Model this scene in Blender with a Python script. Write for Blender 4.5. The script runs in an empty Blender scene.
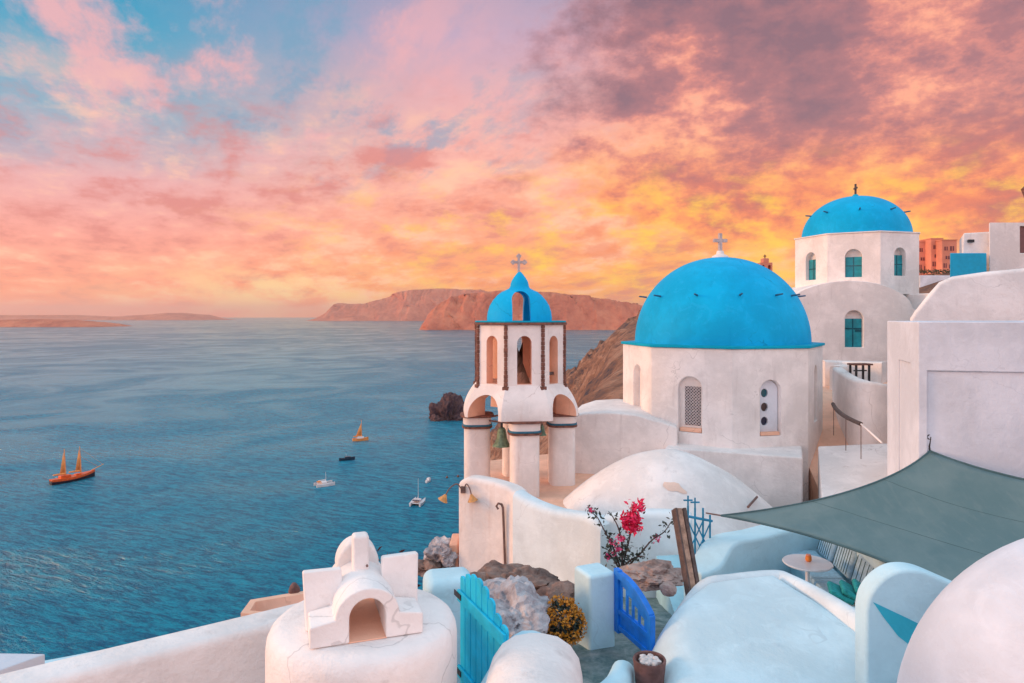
import bpy, bmesh, math, random
from math import radians as rad, sin, cos, pi, tan
from mathutils import Vector, Matrix, noise as mn

random.seed(7)
C = bpy.context
SC = C.scene
COL = SC.collection

# ------------------------------------------------------------------ camera
F = 683.0            # focal length in pixels of the 1024 wide frame (about 24 mm)
HZ = 316.0           # row of the horizon
cam = bpy.data.cameras.new('camera')
cam.sensor_width = 36.0
cam.lens = F / 1024 * 36.0
cam.shift_y = -(341.5 - HZ) / 1024
cam.clip_start = 0.05
cam.clip_end = 300000
co = bpy.data.objects.new('camera', cam)
COL.objects.link(co)
co.location = (0, 0, 0)          # eye level is z = 0, the sea lies 100 m below
co.rotation_euler = (rad(90), 0, 0)
SC.camera = co
SEA = -100.0

# ------------------------------------------------------------------ sun and colour management
SUN_AZ, SUN_EL = rad(-88), rad(10)
sl = bpy.data.lights.new('sun', 'SUN')
sl.energy = 2.0
sl.angle = rad(14)
sl.color = (1.0, 0.50, 0.22)
so = bpy.data.objects.new('sun', sl)
COL.objects.link(so)
sd = Vector((sin(SUN_AZ) * cos(SUN_EL), cos(SUN_AZ) * cos(SUN_EL), sin(SUN_EL)))
so.rotation_euler = sd.to_track_quat('Z', 'Y').to_euler()
so.location = (-20, 30, 30)
vs = SC.view_settings
SC.display_settings.display_device = 'sRGB'
vs.view_transform = 'Standard'
vs.look = 'None'
vs.exposure = 0.16
vs.gamma = 1.0
vs.use_curve_mapping = False

# ------------------------------------------------------------------ node helpers
def lin(c):
    return tuple(((v / 255) / 12.92 if v / 255 <= .04045 else ((v / 255 + .055) / 1.055) ** 2.4) for v in c)

class NT:
    def __init__(s, tree):
        s.t = tree; s.n = tree.nodes; s.l = tree.links
    def _in(s, sock, v):
        if v is None: return
        if isinstance(v, bpy.types.NodeSocket): s.l.new(v, sock)
        else:
            if sock.type == 'RGBA' and len(v) == 3: v = (*v, 1)
            sock.default_value = v
    def m(s, op, a, b=None, c=None, clamp=False):
        n = s.n.new('ShaderNodeMath'); n.operation = op; n.use_clamp = clamp
        for i, v in enumerate((a, b, c)): s._in(n.inputs[i], v)
        return n.outputs[0]
    def v(s, op, a, b=None):
        n = s.n.new('ShaderNodeVectorMath'); n.operation = op
        s._in(n.inputs[0], a)
        if b is not None: s._in(n.inputs[3] if op == 'SCALE' else n.inputs[1], b)
        return n.outputs[0]
    def mix(s, f, a, b, mode='MIX'):
        n = s.n.new('ShaderNodeMix'); n.data_type = 'RGBA'; n.blend_type = mode; n.clamp_factor = True
        s._in(n.inputs[0], f); s._in(n.inputs[6], a); s._in(n.inputs[7], b)
        return n.outputs[2]
    def ramp(s, f, stops, interp='LINEAR'):
        n = s.n.new('ShaderNodeValToRGB'); r = n.color_ramp; r.interpolation = interp
        while len(r.elements) < len(stops): r.elements.new(0.5)
        for e, (p, c) in zip(r.elements, stops):
            e.position = p; e.color = (*c, 1) if len(c) == 3 else c
        s._in(n.inputs[0], f)
        return n.outputs[0]
    def step(s, x, a, b):                       # smoothstep
        n = s.n.new('ShaderNodeMapRange'); n.interpolation_type = 'SMOOTHSTEP'
        s._in(n.inputs[0], x); s._in(n.inputs[1], a); s._in(n.inputs[2], b)
        return n.outputs[0]
    def noise(s, vec, scale, detail=4, rough=.55, dist=0.0):
        n = s.n.new('ShaderNodeTexNoise')
        s._in(n.inputs['Vector'], vec); n.inputs['Scale'].default_value = scale
        n.inputs['Detail'].default_value = detail; n.inputs['Roughness'].default_value = rough
        n.inputs['Distortion'].default_value = dist
        return n.outputs[0]
    def xyz(s, x, y, z):
        n = s.n.new('ShaderNodeCombineXYZ')
        for i, v in enumerate((x, y, z)): s._in(n.inputs[i], v)
        return n.outputs[0]

# ------------------------------------------------------------------ world: dusk sky with lit clouds
def build_world():
    w = bpy.data.worlds.new('World'); SC.world = w; w.use_nodes = True
    t = NT(w.node_tree); t.n.clear()
    out = t.n.new('ShaderNodeOutputWorld'); bg = t.n.new('ShaderNodeBackground')
    t.l.new(bg.outputs[0], out.inputs[0])
    tc = t.n.new('ShaderNodeTexCoord'); d = tc.outputs['Generated']
    sp = t.n.new('ShaderNodeSeparateXYZ'); t.l.new(d, sp.inputs[0])
    x, y, z = sp.outputs
    az = t.m('ARCTAN2', x, y)
    zc = t.m('MAXIMUM', z, 0.0)
    # sky base, three bearings over the sea (elevation in sin units, 0 .. 0.45 is in the frame)
    def band(stops): return t.ramp(t.m('MULTIPLY', zc, 2.0), [(p * 2, lin(c)) for p, c in stops])
    L = band([(0, (252, 138, 100)), (.03, (252, 148, 112)), (.10, (244, 154, 138)), (.17, (226, 165, 165)), (.25, (132, 164, 184)), (.35, (40, 150, 184)), (.5, (50, 125, 170))])
    M = band([(0, (255, 150, 66)), (.035, (255, 160, 76)), (.10, (252, 158, 112)), (.20, (246, 172, 152)), (.30, (226, 168, 168)), (.38, (188, 160, 182)), (.5, (95, 135, 170))])
    R = band([(0, (255, 180, 58)), (.05, (255, 182, 64)), (.13, (254, 168, 92)), (.22, (246, 156, 124)), (.30, (225, 150, 130)), (.40, (205, 150, 145)), (.5, (120, 135, 165))])
    base = t.mix(t.step(az, -.55, -.05), L, M)
    base = t.mix(t.step(az, -.02, .40), base, R)
    # cloud sheet seen in perspective
    k = t.m('DIVIDE', 1.0, t.m('ADD', zc, 0.14))
    a0 = -.42
    px = t.m('MULTIPLY', t.m('SUBTRACT', t.m('MULTIPLY', x, cos(a0)), t.m('MULTIPLY', y, sin(a0))), k)
    py = t.m('MULTIPLY', t.m('ADD', t.m('MULTIPLY', x, sin(a0)), t.m('MULTIPLY', y, cos(a0))), k)
    P1 = t.xyz(t.m('MULTIPLY', px, 1.0), t.m('MULTIPLY', py, .45), 3.1)
    n1 = t.noise(P1, 2.3, 8, .60, .12)
    n1b = t.noise(P1, 8.5, 8, .66, .1)
    hi = t.m('ADD', t.m('MULTIPLY', n1, .72), t.m('MULTIPLY', n1b, .28))
    # blue gaps and pink veils high on the left
    pinkm = t.step(hi, .49, .62)
    up = t.step(zc, .12, .30)
    left = t.step(az, .12, -.30)
    veil = t.m('MULTIPLY', t.m('MULTIPLY', pinkm, up), left)
    c1 = t.mix(t.m('MULTIPLY', veil, .80), base, lin((240, 170, 168)))
    gap = t.m('MULTIPLY', t.m('MULTIPLY', t.step(hi, .49, .40), t.step(zc, .15, .24)), t.step(az, .20, -.15))
    c1 = t.mix(t.m('MULTIPLY', gap, .62), c1, lin((92, 152, 182)))
    # soft salmon light and shade across the middle sky
    P2 = t.xyz(t.m('MULTIPLY', px, .9), t.m('MULTIPLY', py, .5), 11.3)
    n2 = t.m('ADD', t.m('MULTIPLY', t.noise(P2, 3.4, 8, .60, .1), .62), t.m('MULTIPLY', t.noise(t.xyz(t.m('MULTIPLY', az, 1.0), t.m('MULTIPLY', zc, 2.6), 7.7), 15.0, 9, .66, .1), .38))
    mid = t.m('MULTIPLY', t.step(zc, -.005, .03), t.step(zc, .36, .2))
    c1 = t.mix(t.m('MULTIPLY', t.m('MULTIPLY', t.step(n2, .49, .62), mid), .66), c1, lin((255, 198, 162)))
    c1 = t.mix(t.m('MULTIPLY', t.m('MULTIPLY', t.step(n2, .51, .37), mid), .72), c1, lin((210, 116, 108)))
    # the broken cloud bank on the right: mauve bodies with glowing rims
    P3 = t.xyz(t.m('MULTIPLY', az, 1.0), t.m('MULTIPLY', zc, 1.75), 5.7)
    n3 = t.noise(P3, 4.4, 4, .5, .1)
    n3b = t.noise(P3, 11.0, 10, .62, .06)
    b = t.m('ADD', t.m('MULTIPLY', n3, .52), t.m('MULTIPLY', n3b, .48))
    bias = t.m('ADD', t.m('MULTIPLY', t.m('SUBTRACT', az, .22), .14), t.m('MULTIPLY', t.m('SUBTRACT', zc, .20), .44))
    b = t.m('ADD', b, t.m('MINIMUM', bias, .075))
    reg = t.m('MULTIPLY', t.step(t.m('ADD', az, t.m('MULTIPLY', t.m('SUBTRACT', n3b, .5), .5)), -.02, .20), t.step(zc, .03, .12))
    n4 = t.noise(P3, 34.0, 8, .64, .05)
    b = t.m('ADD', b, t.m('MULTIPLY', t.m('SUBTRACT', n4, .5), .20))
    hi_c = t.ramp(b, [(.415, lin((252, 186, 142))), (.465, lin((244, 160, 132))), (.51, lin((210, 132, 122))), (.565, lin((168, 112, 116))), (.67, lin((132, 98, 110)))])
    lo_c = t.ramp(b, [(.40, lin((255, 204, 84))), (.455, lin((255, 178, 74))), (.51, lin((246, 142, 84))), (.56, lin((210, 108, 86))), (.66, lin((168, 92, 94)))])
    c1 = t.mix(t.m('MULTIPLY', t.m('MULTIPLY', t.step(b, .37, .47), reg), .95), c1, t.mix(t.step(zc, .13, .28), lo_c, hi_c))
    low = t.m('MULTIPLY', t.step(az, -.55, .10), t.m('MULTIPLY', t.step(zc, .24, .12), t.step(zc, .0, .03)))
    n5 = t.noise(t.xyz(t.m('MULTIPLY', az, 1.0), t.m('MULTIPLY', zc, 2.1), 1.7), 13.0, 9, .63, .1)
    c1 = t.mix(t.m('MULTIPLY', t.m('MULTIPLY', t.step(n5, .48, .70), low), .95), c1, lin((255, 200, 58)))
    c1 = t.mix(t.m('MULTIPLY', t.m('MULTIPLY', t.step(n5, .50, .34), low), .62), c1, lin((234, 122, 84)))
    # glow where the sun went down, low over the sea
    gx = t.m('DIVIDE', t.m('SUBTRACT', az, -.33), .17); gz = t.m('DIVIDE', t.m('SUBTRACT', zc, .035), .035)
    g = t.m('POWER', 2.718, t.m('MULTIPLY', t.m('ADD', t.m('MULTIPLY', gx, gx), t.m('MULTIPLY', gz, gz)), -1.0))
    c1 = t.mix(t.m('MULTIPLY', g, t.m('MULTIPLY', t.step(n5, .34, .6), .85)), c1, lin((255, 214, 150)))
    # the rest of the dome
    zen = t.step(zc, .44, .66)
    c1 = t.mix(zen, c1, (.60, .84, 1.02))
    back = band([(0, (236, 184, 174)), (.2, (238, 190, 180)), (.5, (196, 198, 210))])
    back = t.mix(t.step(zc, .42, .75), t.v('SCALE', back, 1.9), (.60, .84, 1.02))
    yb = t.step(y, .45, -.15)
    c1 = t.mix(yb, c1, back)
    c1 = t.mix(t.step(z, -.02, -.25), c1, (.25, .30, .36))
    # clear evening air from the sky model, under the cloud
    sky = t.n.new('ShaderNodeTexSky'); sky.sky_type = 'NISHITA'; sky.sun_disc = False
    sky.sun_elevation = SUN_EL; sky.sun_rotation = SUN_AZ
    add = t.mix(1.0, c1, t.v('SCALE', sky.outputs[0], .012), 'ADD')
    t.l.new(add, bg.inputs[0]); bg.inputs[1].default_value = 1.0
    w.cycles.sampling_method = 'MANUAL'; w.cycles.sample_map_resolution = 1024
build_world()

# ------------------------------------------------------------------ materials
MATS = {}
def new_mat(name):
    m = bpy.data.materials.new(name); m.use_nodes = True
    t = NT(m.node_tree); b = t.n['Principled BSDF']
    MATS[name] = m
    return m, t, b

def plaster(name, col, dirt=(.42, .36, .34), amount=.35, bump=.25, rough=.85):
    m, t, b = new_mat(name)
    g = t.n.new('ShaderNodeNewGeometry').outputs['Position']
    n1 = t.noise(g, .9, 5, .6); n2 = t.noise(g, 5.0, 6, .65)
    st = t.noise(t.v('MULTIPLY', g, (4.5, 4.5, .55)), 1.0, 5, .6)          # runs down the wall
    base = t.mix(t.step(n1, .40, .65), tuple(c * .88 for c in col), tuple(min(1, c * 1.05) for c in col))
    base = t.mix(t.m('MULTIPLY', t.step(n2, .60, .80), amount), base, dirt)
    base = t.mix(t.m('MULTIPLY', t.step(st, .56, .80), amount * .9), base, dirt)
    pt = t.noise(g, 2.3, 7, .68, 1.5)
    base = t.mix(t.m('MULTIPLY', t.step(pt, .56, .60), .10 + amount * .25), base, tuple(min(1, c * 1.15 + .02) for c in col))
    vc = t.n.new('ShaderNodeTexVoronoi'); vc.feature = 'DISTANCE_TO_EDGE'; vc.inputs['Scale'].default_value = .50
    t.l.new(t.v('ADD', g, t.v('SCALE', t.xyz(t.noise(g, 1.3, 2), t.noise(g, 1.7, 4), t.noise(g, 1.1, 3)), 1.1)), vc.inputs['Vector'])
    crack = t.m('MULTIPLY', t.step(vc.outputs['Distance'], .006, .0015), t.step(n1, .50, .62))
    base = t.mix(t.m('MULTIPLY', crack, amount * .8), base, tuple(c * .5 for c in dirt))
    t.l.new(base, b.inputs['Base Color'])
    b.inputs['Roughness'].default_value = rough; b.inputs['Specular IOR Level'].default_value = .12
    h = t.m('ADD', t.m('MULTIPLY', t.noise(g, 7, 5, .6), 1.0), t.m('MULTIPLY', t.noise(g, 45, 3, .6), .12))
    bp = t.n.new('ShaderNodeBump'); bp.inputs['Strength'].default_value = bump; bp.inputs['Distance'].default_value = .05
    t.l.new(h, bp.inputs['Height']); t.l.new(bp.outputs[0], b.inputs['Normal'])
    return m

def simple(name, col, rough=.6, var=.12, scale=6, metal=0, bump=0.0, spec=.5, col2=None):
    m, t, b = new_mat(name)
    g = t.n.new('ShaderNodeNewGeometry').outputs['Position']
    n = t.noise(g, scale, 5, .6)
    lo = col2 if col2 else tuple(c * (1 - var) for c in col)
    t.l.new(t.mix(t.step(n, .35, .65), lo, col), b.inputs['Base Color'])
    b.inputs['Roughness'].default_value = rough; b.inputs['Metallic'].default_value = metal
    b.inputs['Specular IOR Level'].default_value = spec
    if bump:
        bp = t.n.new('ShaderNodeBump'); bp.inputs['Strength'].default_value = bump; bp.inputs['Distance'].default_value = .05
        t.l.new(t.noise(g, scale * 2.2, 6, .65), bp.inputs['Height']); t.l.new(bp.outputs[0], b.inputs['Normal'])
    return m

W = plaster('lime_plaster', (.86, .80, .775), amount=.36, bump=.4)
WP = plaster('old_pink_plaster', (.85, .76, .72), dirt=(.55, .36, .28), amount=.36, bump=.35)
WB = plaster('cool_cast_limewash', (.54, .76, .84), dirt=(.40, .50, .56), amount=.15)  # cool evening cast on the near white walls, put into the colour
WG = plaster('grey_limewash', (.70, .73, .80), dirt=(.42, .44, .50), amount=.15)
WPEACH = plaster('peach_glow_plaster', (.90, .52, .37), dirt=(.52, .22, .14), amount=.4)  # warm glow in recesses and on floors, put into the colour
WPALE = plaster('pale_limewash', (.72, .79, .82), dirt=(.42, .44, .48), amount=.22)  # milder form of the cool cast, also put into the colour
WBL = plaster('sky_lit_limewash', (.64, .775, .825), dirt=(.40, .46, .52), amount=.25)  # blue sky light on the front roof, put into the colour
WOLD = plaster('weathered_plaster', (.78, .72, .70), dirt=(.40, .30, .26), amount=.55)
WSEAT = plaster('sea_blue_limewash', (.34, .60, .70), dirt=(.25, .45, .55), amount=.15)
TURQ = plaster('turquoise_shade', (.05, .46, .60), dirt=(.04, .35, .5), amount=.15)  # shade on the small right wall, put into a turquoise colour
DOME = plaster('dome_blue_paint', (.002, .41, .74), dirt=(.0, .27, .52), amount=.55, bump=.3, rough=.62)
CORN = plaster('cornice_blue_paint', (.0, .38, .56), dirt=(.05, .2, .3), amount=.3, rough=.65)
BRICK = simple('red_clay_trim', (.26, .105, .075), .85, .5, 9, bump=.6)
BAND = simple('blue_band_paint', (.035, .17, .26), .7, .3, 6)
STONEX = simple('pale_stone', (.60, .48, .46), .8, .25, 14, bump=.3)
DARK = simple('dark_opening', (.018, .022, .03), .6, .3)
LATT = simple('lattice_paint', (.62, .55, .55), .6)
SHUT = simple('teal_shutter_paint', (.0, .30, .37), .45, .3, 4)
SHUTD = simple('dark_teal_glass', (.005, .10, .14), .2, .3, 4)
BRONZE = simple('verdigris_bronze', (.17, .26, .17), .55, .45, 12, metal=.3, bump=.3)
IRON = simple('dark_iron', (.05, .045, .05), .5, .3, 8, metal=.4)
RUST = simple('rusty_pipe', (.26, .15, .13), .7, .4, 8, metal=.3)
IRONB = simple('blue_iron', (.0, .26, .46), .5, .3, 8)
GATEB = simple('cobalt_gate_paint', (.0, .20, .78), .5, .25, 5, bump=.15)
GATET = simple('turquoise_gate_paint', (.0, .58, .88), .5, .22, 5, bump=.15)
WOOD = simple('weathered_wood', (.50, .30, .21), .75, .5, 10, bump=.4)
WOODD = simple('dark_wood', (.13, .085, .075), .75, .4, 10, bump=.4)
SOOT = simple('dark_red_leaf', (.11, .025, .025), .8, .5, 30)
TABLE = simple('table_top_paint', (.74, .72, .74), .35, .05)
CUSH = simple('blue_grey_cushion', (.40, .60, .72), .9, .2, 20, bump=.2)
CUSHG = simple('green_cushion', (.01, .30, .30), .9, .4, 18, bump=.2)
TERRA = simple('terracotta_pot', (.20, .095, .085), .8, .4, 9, bump=.3)
PEBBLE = simple('white_pebbles', (.72, .64, .62), .7, .2, 20)
PETAL = simple('crimson_petals', (.90, .015, .11), .6, .35, 20)
PETALP = simple('pink_petals', (.85, .08, .25), .6, .35, 20)
PETALY = simple('orange_petals', (.78, .30, .02), .6, .45, 16)
LEAF = simple('dark_green_leaf', (.040, .060, .045), .6, .5, 12)
LEAFO = simple('olive_leaf', (.10, .085, .03), .6, .5, 12)
TWIG = simple('brown_twig', (.09, .055, .05), .8, .4, 12)
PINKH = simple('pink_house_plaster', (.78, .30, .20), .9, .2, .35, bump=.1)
LITWOOD = simple('orange_lit_wood', (.85, .12, .015), .4, .3, .6)  # orange light on the schooner's wood, put into the colour
SAILC = simple('amber_boat_glow', (.95, .36, .10), .8, .2, .5)  # sails, masts and a hull, with warm light put into the colour
HULLD = simple('black_hull_paint', (.025, .018, .03), .35, .2)
HULLW = simple('white_gelcoat', (.80, .76, .76), .3, .06)
HULLN = simple('navy_gelcoat', (.02, .045, .08), .3, .2)
ORANGEP = simple('orange_canvas', (.80, .25, .05), .8, .2)
LAMPG = simple('amber_lamp_shade', (.72, .33, .10), .5, .3, 20)

def rock_mat(name, cols, scale, bump, dist):
    m, t, b = new_mat(name)
    g = t.n.new('ShaderNodeNewGeometry').outputs['Position']
    n1 = t.noise(g, scale, 9, .66, .6); n2 = t.noise(g, scale * 5.3, 6, .65)
    h = t.m('ADD', t.m('MULTIPLY', n1, .65), t.m('MULTIPLY', n2, .35))
    t.l.new(t.ramp(h, [(.36, cols[0]), (.47, cols[1]), (.56, cols[2]), (.66, cols[3])]), b.inputs['Base Color'])
    b.inputs['Roughness'].default_value = .92; b.inputs['Specular IOR Level'].default_value = .2
    bp = t.n.new('ShaderNodeBump'); bp.inputs['Strength'].default_value = bump; bp.inputs['Distance'].default_value = dist
    t.l.new(h, bp.inputs['Height']); t.l.new(bp.outputs[0], b.inputs['Normal'])
    return m
ROCKB = rock_mat('brown_rock', [(.06, .045, .045), (.17, .11, .095), (.27, .18, .15), (.36, .28, .25)], 1.6, .9, .12)
ROCKW = rock_mat('pale_rock', [(.16, .14, .16), (.36, .33, .35), (.52, .49, .51), (.66, .63, .63)], 2.2, .9, .1)
ROCKP = rock_mat('pinkish_rock', [(.14, .10, .09), (.30, .21, .185), (.42, .31, .28), (.52, .42, .38)], 2.2, .9, .1)
ROCKD = rock_mat('sea_rock', [(.02, .015, .03), (.075, .045, .055), (.15, .085, .08), (.32, .13, .10)], .07, .9, 3)
CLIFF = rock_mat('cliff_ground', [(.04, .05, .07), (.22, .11, .075), (.36, .19, .125), (.46, .29, .21)], .085, 1.0, 3)
FARH = rock_mat('far_headland', [(.42, .12, .075), (.56, .17, .10), (.64, .22, .125), (.70, .28, .17)], .0035, .8, 60)
PATHM = rock_mat('slate_paving', [(.06, .12, .13), (.14, .20, .20), (.22, .27, .27), (.34, .36, .35)], 3.0, .6, .05)

def sail_mat():
    m, t, b = new_mat('shade_sail_mesh')
    g = t.n.new('ShaderNodeNewGeometry').outputs['Position']
    n = t.noise(g, 1.2, 4, .6); w = t.noise(t.v('MULTIPLY', g, (14, 3, 3)), 1, 3, .6)
    c = t.mix(t.step(n, .35, .7), (.085, .165, .185), (.125, .205, .22))
    c = t.mix(t.m('MULTIPLY', t.step(w, .5, .7), .25), c, (.16, .23, .24))
    t.l.new(c, b.inputs['Base Color']); b.inputs['Roughness'].default_value = .9
    bp = t.n.new('ShaderNodeBump'); bp.inputs['Strength'].default_value = .15; bp.inputs['Distance'].default_value = .02
    t.l.new(t.noise(g, 60, 2), bp.inputs['Height']); t.l.new(bp.outputs[0], b.inputs['Normal'])
    return m
SAIL = sail_mat()
SAILE = simple('sail_webbing', (.05, .12, .14), .8, .2)

def sea_mat():
    m, t, b = new_mat('sea_water')
    t.n.remove(b); out = t.n['Material Output']
    g = t.n.new('ShaderNodeNewGeometry').outputs['Position']
    rot = t.n.new('ShaderNodeVectorRotate'); rot.inputs['Angle'].default_value = rad(24)
    t.l.new(t.v('MULTIPLY', g, (1.0, 1.0, 0)), rot.inputs[0]); r = rot.outputs[0]
    w1 = t.noise(t.v('MULTIPLY', r, (.10, .34, 1)), 1.0, 5, .60, .5)
    w2 = t.noise(t.v('MULTIPLY', r, (.45, .95, 1)), 1.0, 4, .6, .3)
    w3 = t.noise(t.v('MULTIPLY', r, (.012, .045, 1)), 1.0, 5, .6, .6)
    big = t.noise(t.v('MULTIPLY', r, (.0058, .0046, 0)), 1.0, 7, .60, 1.4)
    huge = t.noise(t.v('MULTIPLY', r, (.0011, .0007, 0)), 1.0, 7, .62, 1.2)
    patch = t.m('ADD', t.m('MULTIPLY', big, .6), t.m('MULTIPLY', huge, .4))
    calm = t.step(patch, .42, .60)
    h = t.m('ADD', t.m('ADD', t.m('MULTIPLY', w1, 1.0), t.m('MULTIPLY', w2, .50)), t.m('MULTIPLY', w3, 2.6))
    bp = t.n.new('ShaderNodeBump'); bp.inputs['Distance'].default_value = 2.6
    lw0 = t.n.new('ShaderNodeLayerWeight'); lw0.inputs['Blend'].default_value = .5
    flat = t.m('SUBTRACT', 1.0, t.m('MULTIPLY', t.m('POWER', lw0.outputs['Facing'], 9.0), .62))
    t.l.new(t.m('MULTIPLY', flat, t.m('ADD', .55, t.m('MULTIPLY', calm, .45))), bp.inputs['Strength']); t.l.new(h, bp.inputs['Height'])
    df = t.n.new('ShaderNodeBsdfDiffuse'); gl = t.n.new('ShaderNodeBsdfGlossy')
    t.l.new(t.mix(t.step(t.m('ADD', t.m('MULTIPLY', w1, .6), t.m('MULTIPLY', w2, .4)), .38, .62), (.000, .088, .175), (.000, .245, .350)), df.inputs[0])
    gl.inputs['Color'].default_value = (.62, .90, .95, 1)
    gl.inputs['Roughness'].default_value = .15
    for n in (df, gl): t.l.new(bp.outputs[0], n.inputs['Normal'])
    lw = t.n.new('ShaderNodeLayerWeight'); lw.inputs['Blend'].default_value = .5
    f = t.m('POWER', lw.outputs['Facing'], 5.5)
    k = t.m('ADD', .52, t.m('MULTIPLY', calm, .44))
    mx = t.n.new('ShaderNodeMixShader')
    t.l.new(t.m('ADD', .02, t.m('MULTIPLY', f, k)), mx.inputs[0])
    t.l.new(df.outputs[0], mx.inputs[1]); t.l.new(gl.outputs[0], mx.inputs[2]); t.l.new(mx.outputs[0], out.inputs[0])
    return m
SEAM = sea_mat()

# ------------------------------------------------------------------ object helpers
WL = {}
def P(px, py, Y):
    return Vector(((px - 512) / F * Y, Y, -(py - HZ) / F * Y))

def meta(o, label=None, cat=None, group=None, kind=None):
    if label: o['label'] = label
    if cat: o['category'] = cat
    if group: o['group'] = group
    if kind: o['kind'] = kind
    return o

def thing(name, label, cat, loc, group=None):
    o = bpy.data.objects.new(name, None); COL.objects.link(o)
    o.empty_display_size = .2; o.location = loc; WL[o] = Vector(loc)
    return meta(o, label, cat, group)

def obj(name, bm, mat, parent=None, loc=None, bevel=0, seg=3, ang=35, solid=0, label=None, sub=0):
    base = WL[parent] if parent else Vector(loc if loc else (0, 0, 0))
    bmesh.ops.translate(bm, verts=bm.verts, vec=-base)
    bmesh.ops.recalc_face_normals(bm, faces=bm.faces)
    me = bpy.data.meshes.new(name); bm.to_mesh(me); bm.free()
    me.materials.append(mat)
    for p in me.polygons: p.use_smooth = True
    me.set_sharp_from_angle(angle=rad(ang))
    o = bpy.data.objects.new(name, me); COL.objects.link(o)
    if parent: o.parent = parent
    else: o.location = base
    WL[o] = base.copy()
    if solid:
        s = o.modifiers.new('thickness', 'SOLIDIFY'); s.thickness = solid; s.offset = 0
    if bevel:
        b = o.modifiers.new('soft edges', 'BEVEL'); b.width = bevel; b.segments = seg
        b.limit_method = 'ANGLE'; b.angle_limit = rad(38); b.harden_normals = True
    if sub:
        s = o.modifiers.new('smooth', 'SUBSURF'); s.levels = sub; s.render_levels = sub
    if label: o['label'] = label
    return o

def BM(): return bmesh.new()
ID = Matrix.Identity(4)
def frame(o, a):
    """axes of a wall seen from outside: u to the right, v into the wall, w up; a = bearing of its outward normal, 0 faces the camera"""
    n = Vector((sin(a), -cos(a), 0)); u = Vector((cos(a), sin(a), 0))
    M = Matrix((( u.x, -n.x, 0, o[0]), (u.y, -n.y, 0, o[1]), (0, 0, 1, o[2]), (0, 0, 0, 1)))
    return M

def extrude(bm, pts, v0, v1, M=ID):
    a = [bm.verts.new(M @ Vector((u, v0, w))) for u, w in pts]
    b = [bm.verts.new(M @ Vector((u, v1, w))) for u, w in pts]
    n = len(pts)
    bm.faces.new(a); bm.faces.new(b[::-1])
    for i in range(n): bm.faces.new((a[i], b[i], b[(i + 1) % n], a[(i + 1) % n]))
    return bm

def prism(bm, pts, z0, z1, M=ID):
    a = [bm.verts.new(M @ Vector((p[0], p[1], z0))) for p in pts]
    b = [bm.verts.new(M @ Vector((p[0], p[1], z1))) for p in pts]
    n = len(pts)
    bm.faces.new(a[::-1]); bm.faces.new(b)
    for i in range(n): bm.faces.new((a[i], a[(i + 1) % n], b[(i + 1) % n], b[i]))
    return bm

def box(bm, u0, u1, v0, v1, w0, w1, M=ID):
    return prism(bm, [(u0, v0), (u1, v0), (u1, v1), (u0, v1)], w0, w1, M)

def arch(w, z0, z1, n=12):
    """outline of a round-headed opening, w wide, from z0 to the crown z1"""
    r = w / 2; zs = z1 - r
    return [(-r, z0), (r, z0)] + [(r * cos(pi * i / n), zs + r * sin(pi * i / n)) for i in range(n + 1)]

def lathe(bm, prof, c, n=48, a0=0.0, cap=True):
    rings = []
    for r, z in prof:
        if r < 1e-4: rings.append([bm.verts.new((c[0], c[1], z))])
        else: rings.append([bm.verts.new((c[0] + r * sin(a0 + 2 * pi * i / n), c[1] - r * cos(a0 + 2 * pi * i / n), z)) for i in range(n)])
    for A, B in zip(rings, rings[1:]):
        for i in range(n):
            j = (i + 1) % n
            if len(A) == 1 and len(B) == 1: continue
            if len(A) == 1: bm.faces.new((A[0], B[j], B[i]))
            elif len(B) == 1: bm.faces.new((A[i], A[j], B[0]))
            else: bm.faces.new((A[i], A[j], B[j], B[i]))
    if cap:
        if len(rings[0]) > 1: bm.faces.new(rings[0][::-1])
        if len(rings[-1]) > 1: bm.faces.new(rings[-1])
    return bm

def tube(bm, pts, r, n=8, r1=None):
    pts = [Vector(p) for p in pts]; rings = []
    for i, p in enumerate(pts):
        d = (pts[min(i + 1, len(pts) - 1)] - pts[max(i - 1, 0)]).normalized()
        s = d.cross(Vector((0, 0, 1)))
        s = s.normalized() if s.length > 1e-3 else Vector((1, 0, 0))
        q = s.cross(d)
        rr = r if r1 is None else r + (r1 - r) * i / (len(pts) - 1)
        rings.append([bm.verts.new(p + rr * (cos(2 * pi * k / n) * s + sin(2 * pi * k / n) * q)) for k in range(n)])
    for A, B in zip(rings, rings[1:]):
        for k in range(n): bm.faces.new((A[k], A[(k + 1) % n], B[(k + 1) % n], B[k]))
    bm.faces.new(rings[0][::-1]); bm.faces.new(rings[-1])
    return bm

def spline(pts, n=8):
    pts = [Vector(p) for p in pts]; out = []
    for i in range(len(pts) - 1):
        p0 = pts[max(i - 1, 0)]; p1 = pts[i]; p2 = pts[i + 1]; p3 = pts[min(i + 2, len(pts) - 1)]
        for k in range(n):
            t = k / n
            out.append(.5 * ((2 * p1) + (-p0 + p2) * t + (2 * p0 - 5 * p1 + 4 * p2 - p3) * t * t + (-p0 + 3 * p1 - 3 * p2 + p3) * t ** 3))
    out.append(pts[-1]); return out

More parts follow.
